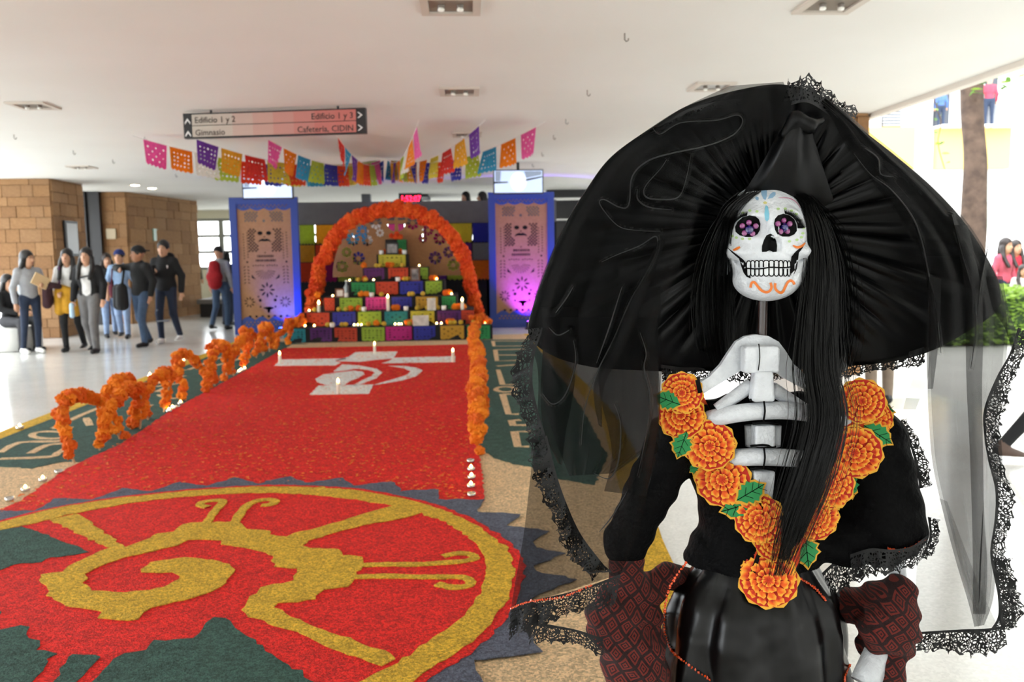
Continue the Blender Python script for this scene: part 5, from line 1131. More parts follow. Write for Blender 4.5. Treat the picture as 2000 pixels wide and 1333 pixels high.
# ------------------------------------------------------------------ rod, collar bones, sternum, ribs
def seg(name, a, b, ra, rb, mat=m_bone, parent=fig, n=14):
    return MB().tube([Vector(a)+(Vector(b)-Vector(a))*k/6 for k in range(7)], list(np.linspace(ra, rb, 7)), n).build(name, mat, parent, True)
seg('neck_rod', A(1491,560,.03), A(1488,690,.03), .0105, .0105, M('brown_rod', (52,34,30), .3, coat=.4))
pc = [(1369,750),(1389,738),(1411,715),(1426,692),(1442,669),(1459,659),(1479,655),(1505,658),(1525,669),(1538,686),(1554,712),(1590,745),(1630,765),(1630,790),(1568,758),(1538,742),(1515,727),(1449,727),(1371,775)]
MB().sheet([[(p.x, p.z) for p in (A(x, y) for x, y in pc)]], .014, lambda u, v, d: Vector((u, FY+.012+d, v))).build('collar_plate', m_bone, fig)
def rblock(name, x0, x1, y0, y1, dep, d0, par=fig, tp=0):
    a = A((x0+x1)/2, (y0+y1)/2, d0); w_, h_ = (x1-x0)*S_/2, (y1-y0)*S_/2
    o = sdf_obj(name, lambda P: sd_box(P*np.array([1+0*tp,1,1],dtype=np.float32)/np.stack([1-tp*P[...,2]/h_]*1+[np.ones_like(P[...,0])]*2, -1), (0,0,0), (w_,dep,h_), .006), (-w_*1.5-.02,-dep-.02,-h_-.02), (w_*1.5+.02,dep+.02,h_+.02), .0032, m_bone, par, lambda V: V+np.array(a)); return o
rblock('sternum_block', 1449, 1519, 675, 728, .018, -.012); rblock('sternum_block', 1468, 1508, 724, 784, .018, -.018, tp=.14); rblock('sternum_block', 1470, 1511, 828, 872, .018, .0); rblock('sternum_block', 1470, 1508, 916, 1000, .016, .012, tp=-.2)
seg('brace', A(1400,800,.02), A(1468,752,.01), .013, .016); seg('brace', A(1508,760,.01), A(1575,802,.02), .016, .013)
for dx in (-22, 22): seg('back_plate', A(1490+dx,832,.045), A(1490+dx,872,.045), .016, .014)
def rib(pts, r): P = smooth_path([A(x, y, d) for x, y, d in pts], 5); return MB().tube(P, r, 14).build('rib', m_bone, fig, True)
rib([(1378,822,.05),(1400,816,.02),(1440,808,-.004),(1490,803,-.012),(1545,803,-.004),(1610,812,.02),(1665,824,.05)], .0195); rib([(1420,896,.05),(1445,894,.02),(1490,893,.0),(1545,895,.01),(1600,900,.05)], .0195)
for x0, x1, y, d in ((1464,1512,782,-.032), (1470,1520,828,-.022), (1466,1514,872,-.02), (1466,1512,917,-.018)):
    MB().tube(smooth_path([A(x0,y,d+.012), A((x0+x1)/2,y-2,d), A(x1,y+1,d+.012)], 4), .003, 6).build('black_cord', m_ink, fig, True)
for x, y0, y1, d in ((1492,784,824,-.034), (1492,875,915,-.022), (1482,672,724,-.033)): MB().tube(smooth_path([A(x,y0,d), A(x+2,(y0+y1)/2,d-.001), A(x-1,y1,d)], 3), .0022 if y0 > 700 else .0012, 6).build('black_cord', m_ink, fig, True)
# ------------------------------------------------------------------ blouse
Vn = [(1362,640),(1672,640),(1668,790),(1590,905),(1506,1012),(1430,885),(1362,752)]
def Aa(*q): return np.array(A(*q), dtype=np.float32)
def f_blouse(P):
    D = sd_ell(P, Aa(1500,905,.11), (.185,.105,.17)); D = smin(D, sd_cap(P, Aa(1352,838,.085), Aa(1660,842,.085), .064), .05)
    D = smin(D, sd_cap(P, Aa(1490,960,.11), Aa(1465,1090,.11), .125, .125), .05); D = smin(D, sd_ell(P, Aa(1465,1085,.11), (.15,.10,.09)), .04)
    D = smin(D, sd_cap(P, Aa(1706,862,.085), Aa(1728,1025,.06), .076, .09), .04); D = smin(D, sd_ell(P, Aa(1650,1060,.07), (.08,.06,.05)), .05)
    D = smin(D, sd_cap(P, Aa(1318,858,.09), Aa(1222,1060,.10), .062, .052), .035)
    D = D+.004*np.sin(P[...,0]*70+P[...,2]*55)*np.sin(P[...,2]*38+1)
    x, y = topx(P); v = sd_poly(x, y, Vn)*S_; cav = np.maximum(v, P[...,1]-(FY+.075)); D = smax(D, -cav, .006)
    return D
lo_ = np.array(A(1090,1170,-.12)); hi_ = np.array(A(1860,740,.3))
blouse = sdf_obj('blouse', f_blouse, np.minimum(lo_, hi_)-.02, np.maximum(lo_, hi_)+.02, .0052, m_velvet, fig)
BB = bvh_of(blouse)
# appliqué marigolds
def applique():
    m = MB(); C = []
    red, org, yel = lin((200,34,10)), lin((240,92,12)), lin((250,176,52))
    n = 24; m.add([(0,0,0)]+[(1.02*math.cos(2*math.pi*k/n)*(1+.03*(k % 2)), 1.02*math.sin(2*math.pi*k/n)*(1+.03*(k % 2)), 0) for k in range(n)], [(0,1+k,1+(k+1) % n) for k in range(n)]); C += [red]*(n+1)
    for ri, (r0, r1, cnt) in enumerate(((.58,1.0,15), (.34,.72,12), (.12,.46,9), (.0,.24,6))):
        for k in range(cnt):
            a = 2*math.pi*(k+.5*ri)/cnt+.1*math.sin(k*7.3+ri); w_ = math.pi/cnt*1.02; z = .03+.035*ri; f = 1+.06*math.sin(k*5.1+ri*2)
            for j, (rr, ww, zz, cc) in enumerate(((r0,.3,0,red), (r0*.5+r1*.5,.8,.03,red if ri != 1 else org), (r1*.86*f,1.0,.045,org), (r1*f,.6,.03,yel))):
                for sg in (-1,0,1):
                    aa = a+w_*ww*sg; r_ = rr*(1-(.05 if sg == 0 and j == 3 else 0)); m.v.append(Vector((r_*math.cos(aa), r_*math.sin(aa), z+zz*(1 if sg == 0 else .5))))
                    C.append(cc if not (sg != 0 and j in (1,2)) else (yel if j == 2 else org))
            b_ = len(m.v)-12
            for j in range(3):
                for q in range(2): i0 = b_+3*j+q; m.f.append((i0, i0+1, i0+4, i0+3))
    me = m.me('marigold', M('applique_marigold', (255,255,255), .75, attr=True), False); a_ = me.color_attributes.new('col', 'FLOAT_COLOR', 'POINT'); a_.data.foreach_set('color', np.array([c+(1,) for c in C], dtype=np.float32).ravel()); return me
ME_AP = applique()
m_ye = M('yellow_edging', (240,176,50), .7); n = 44
ME_BACK = MB().sheet([[((1.1+.05*math.cos(k*2*math.pi/n*11))*math.cos(2*math.pi*k/n), (1.1+.05*math.cos(k*2*math.pi/n*11))*math.sin(2*math.pi*k/n)) for k in range(n)]], -.03, lambda u, v, d: Vector((u, v, d))).me('edging', m_ye)
collar = decal('collar', [(1298,772),(1335,756),(1364,752),(1400,830),(1440,900),(1506,1010),(1480,1050),(1440,1000),(1370,950),(1340,880),(1302,830)], M('collar_orange', (216,70,24), .8), fig, BB, .003, 14, FY+.03)
collar2 = decal('collar', [(1662,786),(1640,778),(1700,772),(1725,800),(1700,870),(1650,940),(1600,1020),(1545,1130),(1500,1180),(1455,1160),(1475,1080),(1540,985),(1600,900),(1648,830)], M('collar_orange', (216,70,24), .8), fig, BB, .003, 14, FY+.03)
decal_line('piping', [(1362,742),(1378,800),(1420,875),(1465,950),(1508,1014)], 9, m_ink, fig, BB, .005, FY-.0); decal_line('piping', [(1664,792),(1640,840),(1600,900),(1550,970),(1506,1040),(1480,1090),(1462,1150)], 9, m_ink, fig, BB, .005, FY-.0)
def place(px, py, r, me, back, name, parent, rot=None, off=.006, z=1.0):
    h, n_, d = hit(px, py, BB, FY+.02); nn = (n_*.45-d*.55).normalized(); R = nn.to_track_quat('Z', 'Y').to_matrix() @ Matrix.Rotation(rot if rot is not None else random.random()*6, 3, 'Z')
    o = share(name, me, parent, h+nn*off, R.to_euler(), (r, r, r*z)); b2 = share(back[0], back[1], o, h+nn*(off-.001), R.to_euler(), (r, r, r*z)); return o
for i, (x, y, r) in enumerate(((1332,768,38),(1332,814,44),(1385,868,48),(1412,936,52),(1484,1014,46),(1683,784,42),(1704,818,36),(1668,882,50),(1617,944,48),(1590,1008,46),(1514,1052,42),(1500,1130,54))):
    place(x, y, r*S_, ME_AP, ('edging', ME_BACK), 'applique_marigold', fig, off=.007+.0012*(i % 3))
half = [(0,0),(.12,.10),(.22,.24),(.30,.20),(.38,.34),(.48,.27),(.58,.36),(.66,.25),(.78,.22),(.86,.1),(1,0)]; leafo = half+[(x, -y) for x, y in half[::-1][1:-1]]
ME_LF = MB().sheet([leafo], .02, lambda u, v, d: Vector((u-.5, v, .04*(1-abs(v)*2)+d))).me('leaf', M('applique_leaf', (34,140,76), .7)); ME_LE = MB().sheet([[((x-.5)*1.16, y*1.25) for x, y in leafo]], -.02, lambda u, v, d: Vector((u, v, d))).me('edging', m_ye)
vm = MB(); vm.tube([(-.5,0,.065),(.5,0,.065)], .012, 4)
for sx in (-.2,.05,.28):
    for sg in (-1,1): vm.tube([(sx,0,.065),(sx+.17,.2*sg,.055)], .008, 4)
ME_VEIN = vm.me('vein', m_ink)
for x, y, L_, a in ((1304,782,44,2.8),(1332,868,46,-1.9),(1362,912,40,2.4),(1466,962,52,.6),(1442,990,58,3.5),(1718,802,44,-.2),(1712,850,52,-.6),(1657,944,50,-1.3),(1624,976,48,.4),(1572,1074,58,-1.5),(1498,1190,50,-.5)):
    o = place(x, y, L_*1.22*S_, ME_LF, ('edging', ME_LE), 'applique_leaf', fig, rot=a, off=.006); share('vein', ME_VEIN, o, o.location, o.rotation_euler, o.scale)
# ------------------------------------------------------------------ skirt, sequin trims
kc = A(1475,1150,.12); rings = [(1072,.125),(1095,.132),(1120,.150),(1160,.185),(1210,.205),(1270,.215),(1340,.225),(1430,.25),(1560,.29),(1760,.34)]
V = []; F = []; NS = 96; zs = [A(1475,y,.12).z for y, _ in rings]; zs[-1] = .01; rr = [r for _, r in rings]
ZZ = np.linspace(0, 1, 46); zi = np.interp(ZZ, np.linspace(0,1,len(zs)), zs); ri_ = np.interp(ZZ, np.linspace(0,1,len(rr)), rr)
for i in range(46):
    for j in range(NS):
        a = 2*math.pi*j/NS; k = ZZ[i]; w_ = 1+(.03+.05*k)*math.sin(9*a+1.5*math.sin(5*k))+.035*math.sin(5*a+9*k)*math.sin(7*k+1)+.02*math.sin(17*a+3*k)
        V.append((kc.x+ri_[i]*w_*math.cos(a)*1.0, kc.y+ri_[i]*w_*math.sin(a)*.82, zi[i]))
for i in range(45):
    for j in range(NS): F.append((i*NS+j, (i+1)*NS+j, (i+1)*NS+(j+1) % NS, i*NS+(j+1) % NS))
skirt = mesh_obj('skirt', V, F, M('skirt_satin', (5,5,6), .28, spec=.3, bump=(9,.5)), fig, True); BS_ = bvh_of(skirt)
def beads(name, path, bv, fb, parent=fig, r=.0028, gap=.0048, off=.004):
    P = resample([h-dd*off for h, n_, dd in (hit(p.x, p.y, bv, fb) for p in smooth_path([Vector(q) for q in path], 8))], gap); m = MB()
    for p in P:
        bm = bmesh.new(); bmesh.ops.create_icosphere(bm, subdivisions=1, radius=r)
        for v in bm.verts: v.co = v.co+p+Vector((random.gauss(0,.0007),0,random.gauss(0,.0012)))
        m.frombm(bm)
    return tag(m.build(name, m_seq, parent), kind='stuff')
beads('sequin_trim', [(1340,1100),(1312,1140),(1300,1180),(1298,1230),(1310,1268),(1340,1296),(1385,1328)], BS_, FY+.0); beads('sequin_trim', [(1562,1130),(1590,1148),(1612,1172)], BS_, FY+.06); beads('sequin_trim', [(1660,1300),(1650,1325),(1655,1345)], BS_, FY+.02)
beads('sequin_trim', [(1735,1072),(1755,1076),(1780,1070),(1806,1054)], BB, FY-.03)
# ------------------------------------------------------------------ lace ruffles
def ruffle(name, path, width, dirv, d, parent, amp=.008, scal=.026, freq=150., seed=0, flip=1):
    """lace strip: path px list with depth d; dirv px direction (or list) of the free edge; ruffled in depth"""
    P = smooth_path([Vector((q[0], q[1], q[2] if len(q) > 2 else d)) for q in path], 14); n = len(P); nv = 7; V = []; F = []; UV = []; L_ = 0; prev = None
    for i, p in enumerate(P):
        w0 = A(p.x, p.y, p.z)
        if prev is not None: L_ += (w0-prev).length
        prev = w0; t = P[min(i+1, n-1)]-P[max(i-1, 0)]; nn = Vector((-t.y, t.x)).normalized()*flip if dirv is None else Vector(dirv).normalized()
        for j in range(nv):
            v = j/(nv-1); wd = width*(1-.22*abs(math.sin(math.pi*L_/scal))**.7*v)*(1+.15*math.sin(L_*31+seed)); rf = amp*v*(math.sin(L_*freq+seed)+.5*math.sin(L_*freq*.43+2*seed))
            q = A(p.x+nn.x*wd*v+rf/S_*.35*(t.normalized().x if t.length else 0), p.y+nn.y*wd*v+rf/S_*.35*(t.normalized().y if t.length else 0), p.z+rf); V.append(q); UV.append((L_*1.25, v*width*S_))
    for i in range(n-1):
        for j in range(nv-1): a = i*nv+j; F.append((a, a+1, a+nv+1, a+nv))
    return mesh_obj(name, V, F, m_lace, parent, True, uvs=UV)
ruffle('sleeve_lace', [(1660,1084,-.0),(1700,1072,-.03),(1740,1074,-.045),(1780,1068,-.045),(1812,1046,-.02)], 52, (0.1,1), 0, fig, .012)
ruffle('sleeve_lace', [(1812,1010,.02),(1815,1050,.0),(1800,1085,-.02)], 26, (1,.25), 0, fig, .008, seed=3)
ruffle('sleeve_lace', [(1605,1120,.06),(1640,1092,.05),(1690,1082,.05)], 62, (.35,1), 0, fig, .014, seed=1)
ruffle('sleeve_lace', [(1215,1085,.08),(1240,1070,.06),(1262,1040,.08),(1272,1000,.1)], 34, (.1,1), 0, fig, .01, seed=2)
ruffle('shoulder_lace', [(1750,822,.06),(1772,858,.05),(1787,905,.04),(1796,955,.03)], 26, (1,-.15), 0, fig, .01, seed=4)
ruffle('shoulder_lace', [(1295,690,.13),(1300,720,.12),(1340,738,.11),(1368,735,.1)], 30, (0,1), 0, fig, .01, seed=5)
# ------------------------------------------------------------------ arm bones with hands
for sg, pts in ((1, [(1735,960,.07),(1757,1160,.07),(1698,1315,.0),(1650,1420,-.03)]), (-1, [(1235,960,.11),(1222,1150,.085),(1245,1330,.05),(1262,1440,.04)])):
    P = [A(*q) for q in pts]; seg('upper_arm_bone', P[0], P[1], .024, .019); seg('forearm_bone', P[1], P[2]+(P[3]-P[2])*.2, .020, .034, n=7)
    hd_ = P[2]+(P[3]-P[2])*.3; dv = (P[3]-P[2]).normalized(); sd_ = dv.cross(Vector((0,1,0))).normalized(); hm_ = seg('hand_bone', hd_, hd_+dv*.07, .022, .03)
    for k in range(4): b0 = hd_+dv*.075+sd_*(.027-.018*k); MB().tube(smooth_path([b0, b0+dv*.035, b0+dv*.06+Vector((0,-.01,-.01)), b0+dv*(.085-.008*abs(k-1.4))+Vector((0,-.03,-.02))], 3), .0065, 7).build('finger_bone', m_bone, hm_, True)
    b0 = hd_+dv*.02+sd_*.028; MB().tube(smooth_path([b0, b0+dv*.03+sd_*.02, b0+dv*.055+sd_*.022+Vector((0,-.015,0))], 3), .007, 7).build('thumb_bone', m_bone, hm_, True)
# ------------------------------------------------------------------ wig
def lock(path, count, seed, mb, spread=1.0):
    R = np.random.default_rng(seed)
    for i in range(count):
        a, b = R.normal(0, .42), R.normal(0, .5); end = R.uniform(.82, 1.0); ph = R.uniform(0, 6.28)
        pts = [A(x+a*w_*spread+5*math.sin(ph+k*1.3)*.5, y+R.normal(0, 2), d+b*w_*S_*.35) for k, (x, y, d, w_) in enumerate(path)]
        P = smooth_path(pts, 4); P = P[:max(4, int(len(P)*end))]; mb.tube(P, list(np.linspace(.00075, .0003, len(P))), 3, False)
hm = MB()
LR = [(1560,378,.03,14),(1592,430,.0,22),(1606,520,-.02,32),(1602,620,-.035,38),(1600,720,-.05,46),(1612,815,-.07,52),(1588,920,-.085,54),(1550,1030,-.09,48),(1514,1145,-.085,30)]
lock(LR, 760, 1, hm); lock([(1570,385,.03,14),(1610,450,.02,30),(1630,540,.03,40),(1632,640,.06,46),(1620,740,.07,40),(1612,800,.06,26)], 200, 2, hm)
lock([(1450,385,.03,12),(1418,430,.01,22),(1398,500,.02,34),(1392,580,.05,44),(1396,660,.07,44),(1410,730,.08,34)], 330, 3, hm); lock([(1470,376,.01,20),(1430,410,.0,16),(1412,470,.03,20),(1405,560,.08,40)], 80, 4, hm)
lock([(1545,372,.02,16),(1580,400,.0,14),(1590,470,.0,18)], 80, 5, hm)
wig = tag(hm.build('wig_hair', m_hair, fig), kind='stuff')
for pth, k in ((LR[:-1]+[(1532,1085,-.08,2)], .5), ([(1455,395,.05,12),(1420,450,.06,26),(1396,560,.09,40),(1396,680,.11,40)], .9), ([(1575,395,.05,12),(1615,470,.06,26),(1630,580,.09,40),(1622,720,.11,36)], .9)):
    P = smooth_path([A(x, y, d+.022) for x, y, d, w_ in pth], 5); rw = np.interp(np.linspace(0,1,len(P)), np.linspace(0,1,len(pth)), [w_*S_*k for *_, w_ in pth]); MB().tube(P, list(rw), 12).build('hair_mass', m_hair, fig, True)
# ================================================================== the hat (a thing of its own), brim like a halo behind the skull
hat = thing('veiled_hat', 'huge black pleated satin hat with a sheer veil and lace trim', 'hat', A(1500,440,.1))
HC = (1500,430)
outl = [(1530,165),(1440,176),(1348,204),(1282,243),(1196,304),(1145,370),(1100,445),(1068,522),(1042,595),(1032,650),(1070,690),(1150,715),(1240,722),(1330,725),(1430,722),(1530,722),(1640,715),(1740,705),(1815,685),(1890,645),(1945,605),(1950,560),(1925,500),(1880,430),(1820,365),(1750,305),(1680,250),(1610,190)]
OP = smooth_path([Vector(p) for p in outl], 12, True); NB = len(OP); NR = 26; V = []; F = []
for i, p in enumerate(OP):
    th = math.atan2(HC[1]-p.y, p.x-HC[0]); s_ = math.sin(th); dout = .05-.045*s_ if s_ > 0 else .05+.12*(-s_); dout -= .05*abs(math.cos(th))
    for j in range(NR):
        f = j/(NR-1); r = .16+.84*f; x = HC[0]+(p.x-HC[0])*r; y = HC[1]+(p.y-HC[1])*r+10*(1-f)
        pl_ = (.0062*math.sin(th*34+1.2*math.sin(th*5))+.004*math.sin(th*61+2))*math.sin(math.pi*min(1, f*1.15))**.6*(.6+.4*f)
        V.append(A(x, y, .09*(1-f)+dout*f+pl_))
for i in range(NB):
    k = (i+1) % NB
    for j in range(NR-1): F.append((i*NR+j, i*NR+j+1, k*NR+j+1, k*NR+j))
brim = mesh_obj('brim', V, F, m_satin, hat, True); sm_ = brim.modifiers.new('thickness', 'SOLIDIFY'); sm_.thickness = .006; sm_.offset = 1
cr = MB(); P = [A(1500,432,.09), A(1502,405,.13), A(1504,370,.18), A(1506,345,.22)]; cr.tube(smooth_path(P, 4), list(np.interp(np.linspace(0,1,13), [0,.5,.85,1], [.10,.098,.085,.03])), 24); cr.build('crown', m_satin, hat, True)
ruffle('brim_lace', [(1290,712,.10),(1340,718,.12),(1430,716,.15),(1530,716,.16),(1640,708,.15),(1740,696,.11),(1805,678,.07)], 34, (0,1), 0, hat, .012, seed=7)
# satin drape from the knot to the forehead
def sheetgrid(name, rows, mat, parent, nu=40, nv=40, bulge=0.0, fold=None, creases=None, cres_amp=.006, sig=6.0, uv=False, seed=0):
    """rows: (xl, yl, dl, xr, yr, dr) from top to bottom, smooth between"""
    R = [smooth_path([Vector((r[0], r[1], r[2]*1000)) for r in rows], 6), smooth_path([Vector((r[3], r[4], r[5]*1000)) for r in rows], 6)]; n = len(R[0]); Lp = np.array([list(p) for p in R[0]]); Rp = np.array([list(p) for p in R[1]])
    t = np.linspace(0, n-1, nv); i0 = np.clip(t.astype(int), 0, n-2); fr = (t-i0)[:, None]; Lq = Lp[i0]*(1-fr)+Lp[i0+1]*fr; Rq = Rp[i0]*(1-fr)+Rp[i0+1]*fr
    u = np.linspace(0, 1, nu)[None, :, None]; G_ = Lq[:, None]*(1-u)+Rq[:, None]*u; X, Y_, D_ = G_[...,0], G_[...,1], G_[...,2]/1000
    uu = np.broadcast_to(u[..., 0], X.shape); vv = np.broadcast_to(np.linspace(0,1,nv)[:, None], X.shape)
    D_ = D_-bulge*np.sin(math.pi*uu)
    if fold:
        for am, fq, ph, sl in fold: D_ = D_+am*np.sin(fq*uu*2*math.pi+ph+sl*vv*3)*np.minimum(1, .35+vv)
    if creases:
        d = np.full(X.shape, 1e9)
        for c in creases:
            c = [tuple(p) for p in smooth_path([Vector(q) for q in c], 4)]
            for (ax, ay), (bx_, by_) in zip(c, c[1:]):
                ex, ey = bx_-ax, by_-ay; q = np.clip(((X-ax)*ex+(Y_-ay)*ey)/(ex*ex+ey*ey+1e-9), 0, 1); d = np.minimum(d, np.hypot(X-ax-ex*q, Y_-ay-ey*q))
        D_ = D_-cres_amp*np.exp(-(d/sig)**2)
    V = [A(float(x), float(y), float(z)) for x, y, z in zip(X.ravel(), Y_.ravel(), D_.ravel())]; idx = np.arange(nu*nv).reshape(nv, nu)
    F = np.stack([idx[:-1,:-1], idx[1:,:-1], idx[1:,1:], idx[:-1,1:]], -1).reshape(-1, 4).tolist()
    return mesh_obj(name, V, F, mat, parent, True)
sheetgrid('satin_drape', [(1545,228,-.02,1580,232,-.02),(1515,270,-.02,1590,270,-.02),(1488,320,-.005,1605,320,-.005),(1455,372,.03,1622,372,.03),(1434,400,.07,1634,404,.07)], M('drape_satin', (7,7,8), .34, spec=.22), hat, 40, 40, .03, [(.004,2.5,.5,.6)])
kn = [((1555,232,-.04),(1580,246,-.04),.014,.016), ((1580,246,-.04),(1604,236,-.03),.014,.008), ((1555,232,-.04),(1532,262,-.035),.016,.010), ((1560,236,-.04),(1548,290,-.03),.012,.006)]
pA_ = [(Aa(*a), Aa(*b), ra, rb) for a, b, ra, rb in kn]
def f_kn(P):
    D = None
    for a, b, ra, rb in pA_: q = sd_cap(P, a, b, ra, rb); D = q if D is None else smin(D, q, .01)
    return D
sdf_obj('knot', f_kn, np.min([p[0] for p in pA_]+[p[1] for p in pA_], 0)-.03, np.max([p[0] for p in pA_]+[p[1] for p in pA_], 0)+.03, .004, m_satin, hat)
ruffle('bow_lace', [(1545,205,-.02),(1575,200,-.03),(1605,215,-.02),(1635,240,.0),(1660,262,.01)], 56, (.25,-1), 0, hat, .014, seed=8); ruffle('bow_lace', [(1530,200,0),(1555,195,-.01),(1590,205,0)], 46, (.2,-1), 0, hat, .01, seed=9)
# ------------------------------------------------------------------ veil
LC = [[(1275,250),(1290,262),(1330,240),(1400,235),(1440,225),(1450,240),(1430,265),(1380,285),(1310,300),(1265,315),(1235,345),(1228,400),(1210,405),(1180,390),(1172,400),(1205,440),(1240,450),(1290,452)], [(1350,300),(1340,350),(1325,385),(1290,390),(1262,385),(1260,365),(1290,330),(1302,312)], [(1245,370),(1246,390),(1268,405),(1312,410)],
      [(1175,512),(1205,498),(1250,480),(1280,462),(1284,482),(1270,520),(1230,590),(1200,660),(1165,730),(1142,800),(1135,870)], [(1215,560),(1190,640),(1165,710)], [(1085,612),(1105,585),(1120,560)], [(1072,640),(1090,655),(1112,645)], [(1120,665),(1124,710),(1105,770),(1080,790),(1060,770)], [(1250,650),(1262,690),(1258,720),(1270,780),(1262,850),(1245,930)], [(1200,790),(1212,830),(1208,900),(1190,935),(1160,925)], [(1225,960),(1195,1010),(1170,1040)]]
LROWS = [(1425,168,-.0,1530,160,-.01),(1345,205,-.01,1545,205,-.02),(1285,240,-.02,1535,245,-.03),(1195,306,-.03,1450,290,-.04),(1148,368,-.035,1392,350,-.045),(1104,438,-.04,1362,410,-.05),(1072,506,-.045,1345,480,-.055),(1046,578,-.05,1312,560,-.06),(1032,650,-.05,1280,640,-.06),(1050,720,-.05,1288,740,-.06),(1050,800,-.05,1289,800,-.06),(1042,880,-.05,1280,870,-.06),(1034,950,-.05,1267,950,-.06),(1022,1050,-.05,1250,1025,-.06),(1006,1140,-.05,1228,1085,-.055),(998,1190,-.05,1212,1122,-.05)]
sheetgrid('veil_panel', LROWS, m_veil, hat, 150, 250, .012, [(.006,2.6,0,1.6),(.003,6.3,1,-1.1)], LC, .012, 5)
sheetgrid('veil_panel', [(1058,600,-.02,1130,600,-.02),(1060,680,-.02,1128,690,-.02),(1056,760,-.02,1118,780,-.02),(1062,840,-.02,1104,850,-.02),(1090,905,-.02,1098,910,-.02)], m_veil, hat, 20, 40, .01)
sheetgrid('veil_panel', [(1062,620,-.03,1284,620,-.03),(1060,700,-.03,1286,700,-.03),(1062,780,-.03,1284,780,-.03),(1085,860,-.03,1278,860,-.03),(1112,930,-.03,1200,925,-.03)], m_veil, hat, 60, 60, .01, [(.007,3,2,1.5),(.004,8,0,1)])
sheetgrid('veil_panel', [(1230,560,-.03,1290,560,-.02),(1180,690,-.03,1292,690,-.02),(1170,760,-.03,1290,760,-.02),(1195,880,-.02,1284,880,-.02),(1180,960,-.02,1262,970,-.02)], m_veil, hat, 30, 50, .015, [(.008,2.5,0,1)])
sheetgrid('veil_fold', [(1285,470,-.075,1300,470,-.075),(1240,570,-.08,1262,575,-.08),(1195,670,-.08,1222,675,-.08),(1160,750,-.08,1180,755,-.08),(1168,830,-.075,1176,835,-.075)], m_veil, hat, 8, 40, .006)
BVL = bvh_of([o for o in hat.children if o.name.startswith('veil_panel')][0]); m_hl = M('highlight_gloss', (16,16,18), .3, spec=1.0, bump=(900,.8))
def highlight_lines(L, bv):  # glossy tubes added along the creases to draw the veil's highlight streaks
    for c in L:
        P = [h-dd*.0016 for h, n_, dd in (hit(p.x, p.y, bv, FY-.055) for p in smooth_path([Vector(q) for q in c], 6))]
        MB().tube(P, list(.0013*np.sin(np.linspace(.25, 2.9, len(P)))+.0002), 6).build('highlight_line', m_hl, hat, True)
highlight_lines(LC, BVL)
RC = [[(1668,300),(1700,340),(1740,370),(1780,420),(1800,470),(1815,540),(1828,600),(1838,690)], [(1860,420),(1880,500),(1900,570),(1906,640),(1896,720)], [(1930,480),(1915,560),(1908,620)], [(1690,290),(1715,310),(1720,340),(1745,345)], [(1920,1000),(1915,1100),(1912,1180)]]
RROWS = [(1585,196,-.01,1622,192,-.01),(1620,225,-.02,1690,252,-.01),(1655,290,-.03,1750,300,-.02),(1700,350,-.04,1822,362,-.03),(1752,420,-.045,1884,428,-.04),(1796,500,-.05,1930,500,-.05),(1812,570,-.055,1958,575,-.055),(1810,650,-.055,1968,650,-.055),(1811,740,-.055,1962,740,-.055),(1814,820,-.055,1952,820,-.055),(1822,910,-.055,1958,900,-.055),(1843,1005,-.055,1950,1000,-.055),(1868,1100,-.055,1946,1090,-.055),(1892,1180,-.055,1940,1170,-.055),(1903,1225,-.055,1922,1222,-.055)]
sheetgrid('veil_panel', RROWS, m_veil, hat, 90, 230, .012, [(.007,2.2,0,.8),(.003,5,1,-.6)], RC, .010, 5)
highlight_lines(RC, bvh_of([o for o in hat.children if o.name.startswith('veil_panel')][-1]))
sheetgrid('veil_panel', [(a+7, b, c+.02, d-7, e, f+.02) for a, b, c, d, e, f in RROWS[5:]], m_veil2, hat, 60, 120, .008, [(.008,2.7,1.5,-.7),(.004,6,0,.9)])
sheetgrid('veil_band', [(1722,782,.04,1725,800,.04),(1765,778,.04,1768,800,.04),(1808,780,.03,1810,802,.03)], m_veil2, hat, 8, 24, .004)
sheetgrid('veil_fold', [(1862,440,-.075,1890,440,-.075),(1884,560,-.08,1916,560,-.08),(1886,660,-.08,1920,660,-.08),(1888,760,-.08,1918,760,-.08),(1894,880,-.08,1920,880,-.08),(1898,1000,-.08,1922,1000,-.08),(1900,1100,-.08,1928,1100,-.08),(1900,1200,-.07,1925,1200,-.07)], m_veil, hat, 10, 60, .008)
sheetgrid('veil_fold', [(1812,540,-.07,1838,545,-.07),(1815,650,-.07,1835,650,-.07),(1812,760,-.07,1822,760,-.07)], m_veil, hat, 8, 30, .006)
sheetgrid('veil_fold', [(1925,540,-.07,1958,540,-.07),(1938,600,-.07,1968,600,-.07),(1962,640,-.07,1985,650,-.07),(1978,690,-.07,1992,700,-.07)], m_veil, hat, 8, 30, .006)
sheetgrid('veil_panel', [(1800,960,.04,1850,980,.0),(1794,1060,.04,1880,1060,.0),(1788,1150,.04,1915,1150,.0),(1786,1236,.04,1950,1226,.0)], m_veil2, hat, 30, 50, .01, [(.006,2,0,1)])
sheetgrid('veil_strip', [(1806,665,-.02,1818,700,-.03),(1790,720,0,1812,740,-.0),(1772,770,.02,1796,780,.02),(1762,810,.03,1784,812,.03)], m_veil2, hat, 8, 30, .003)
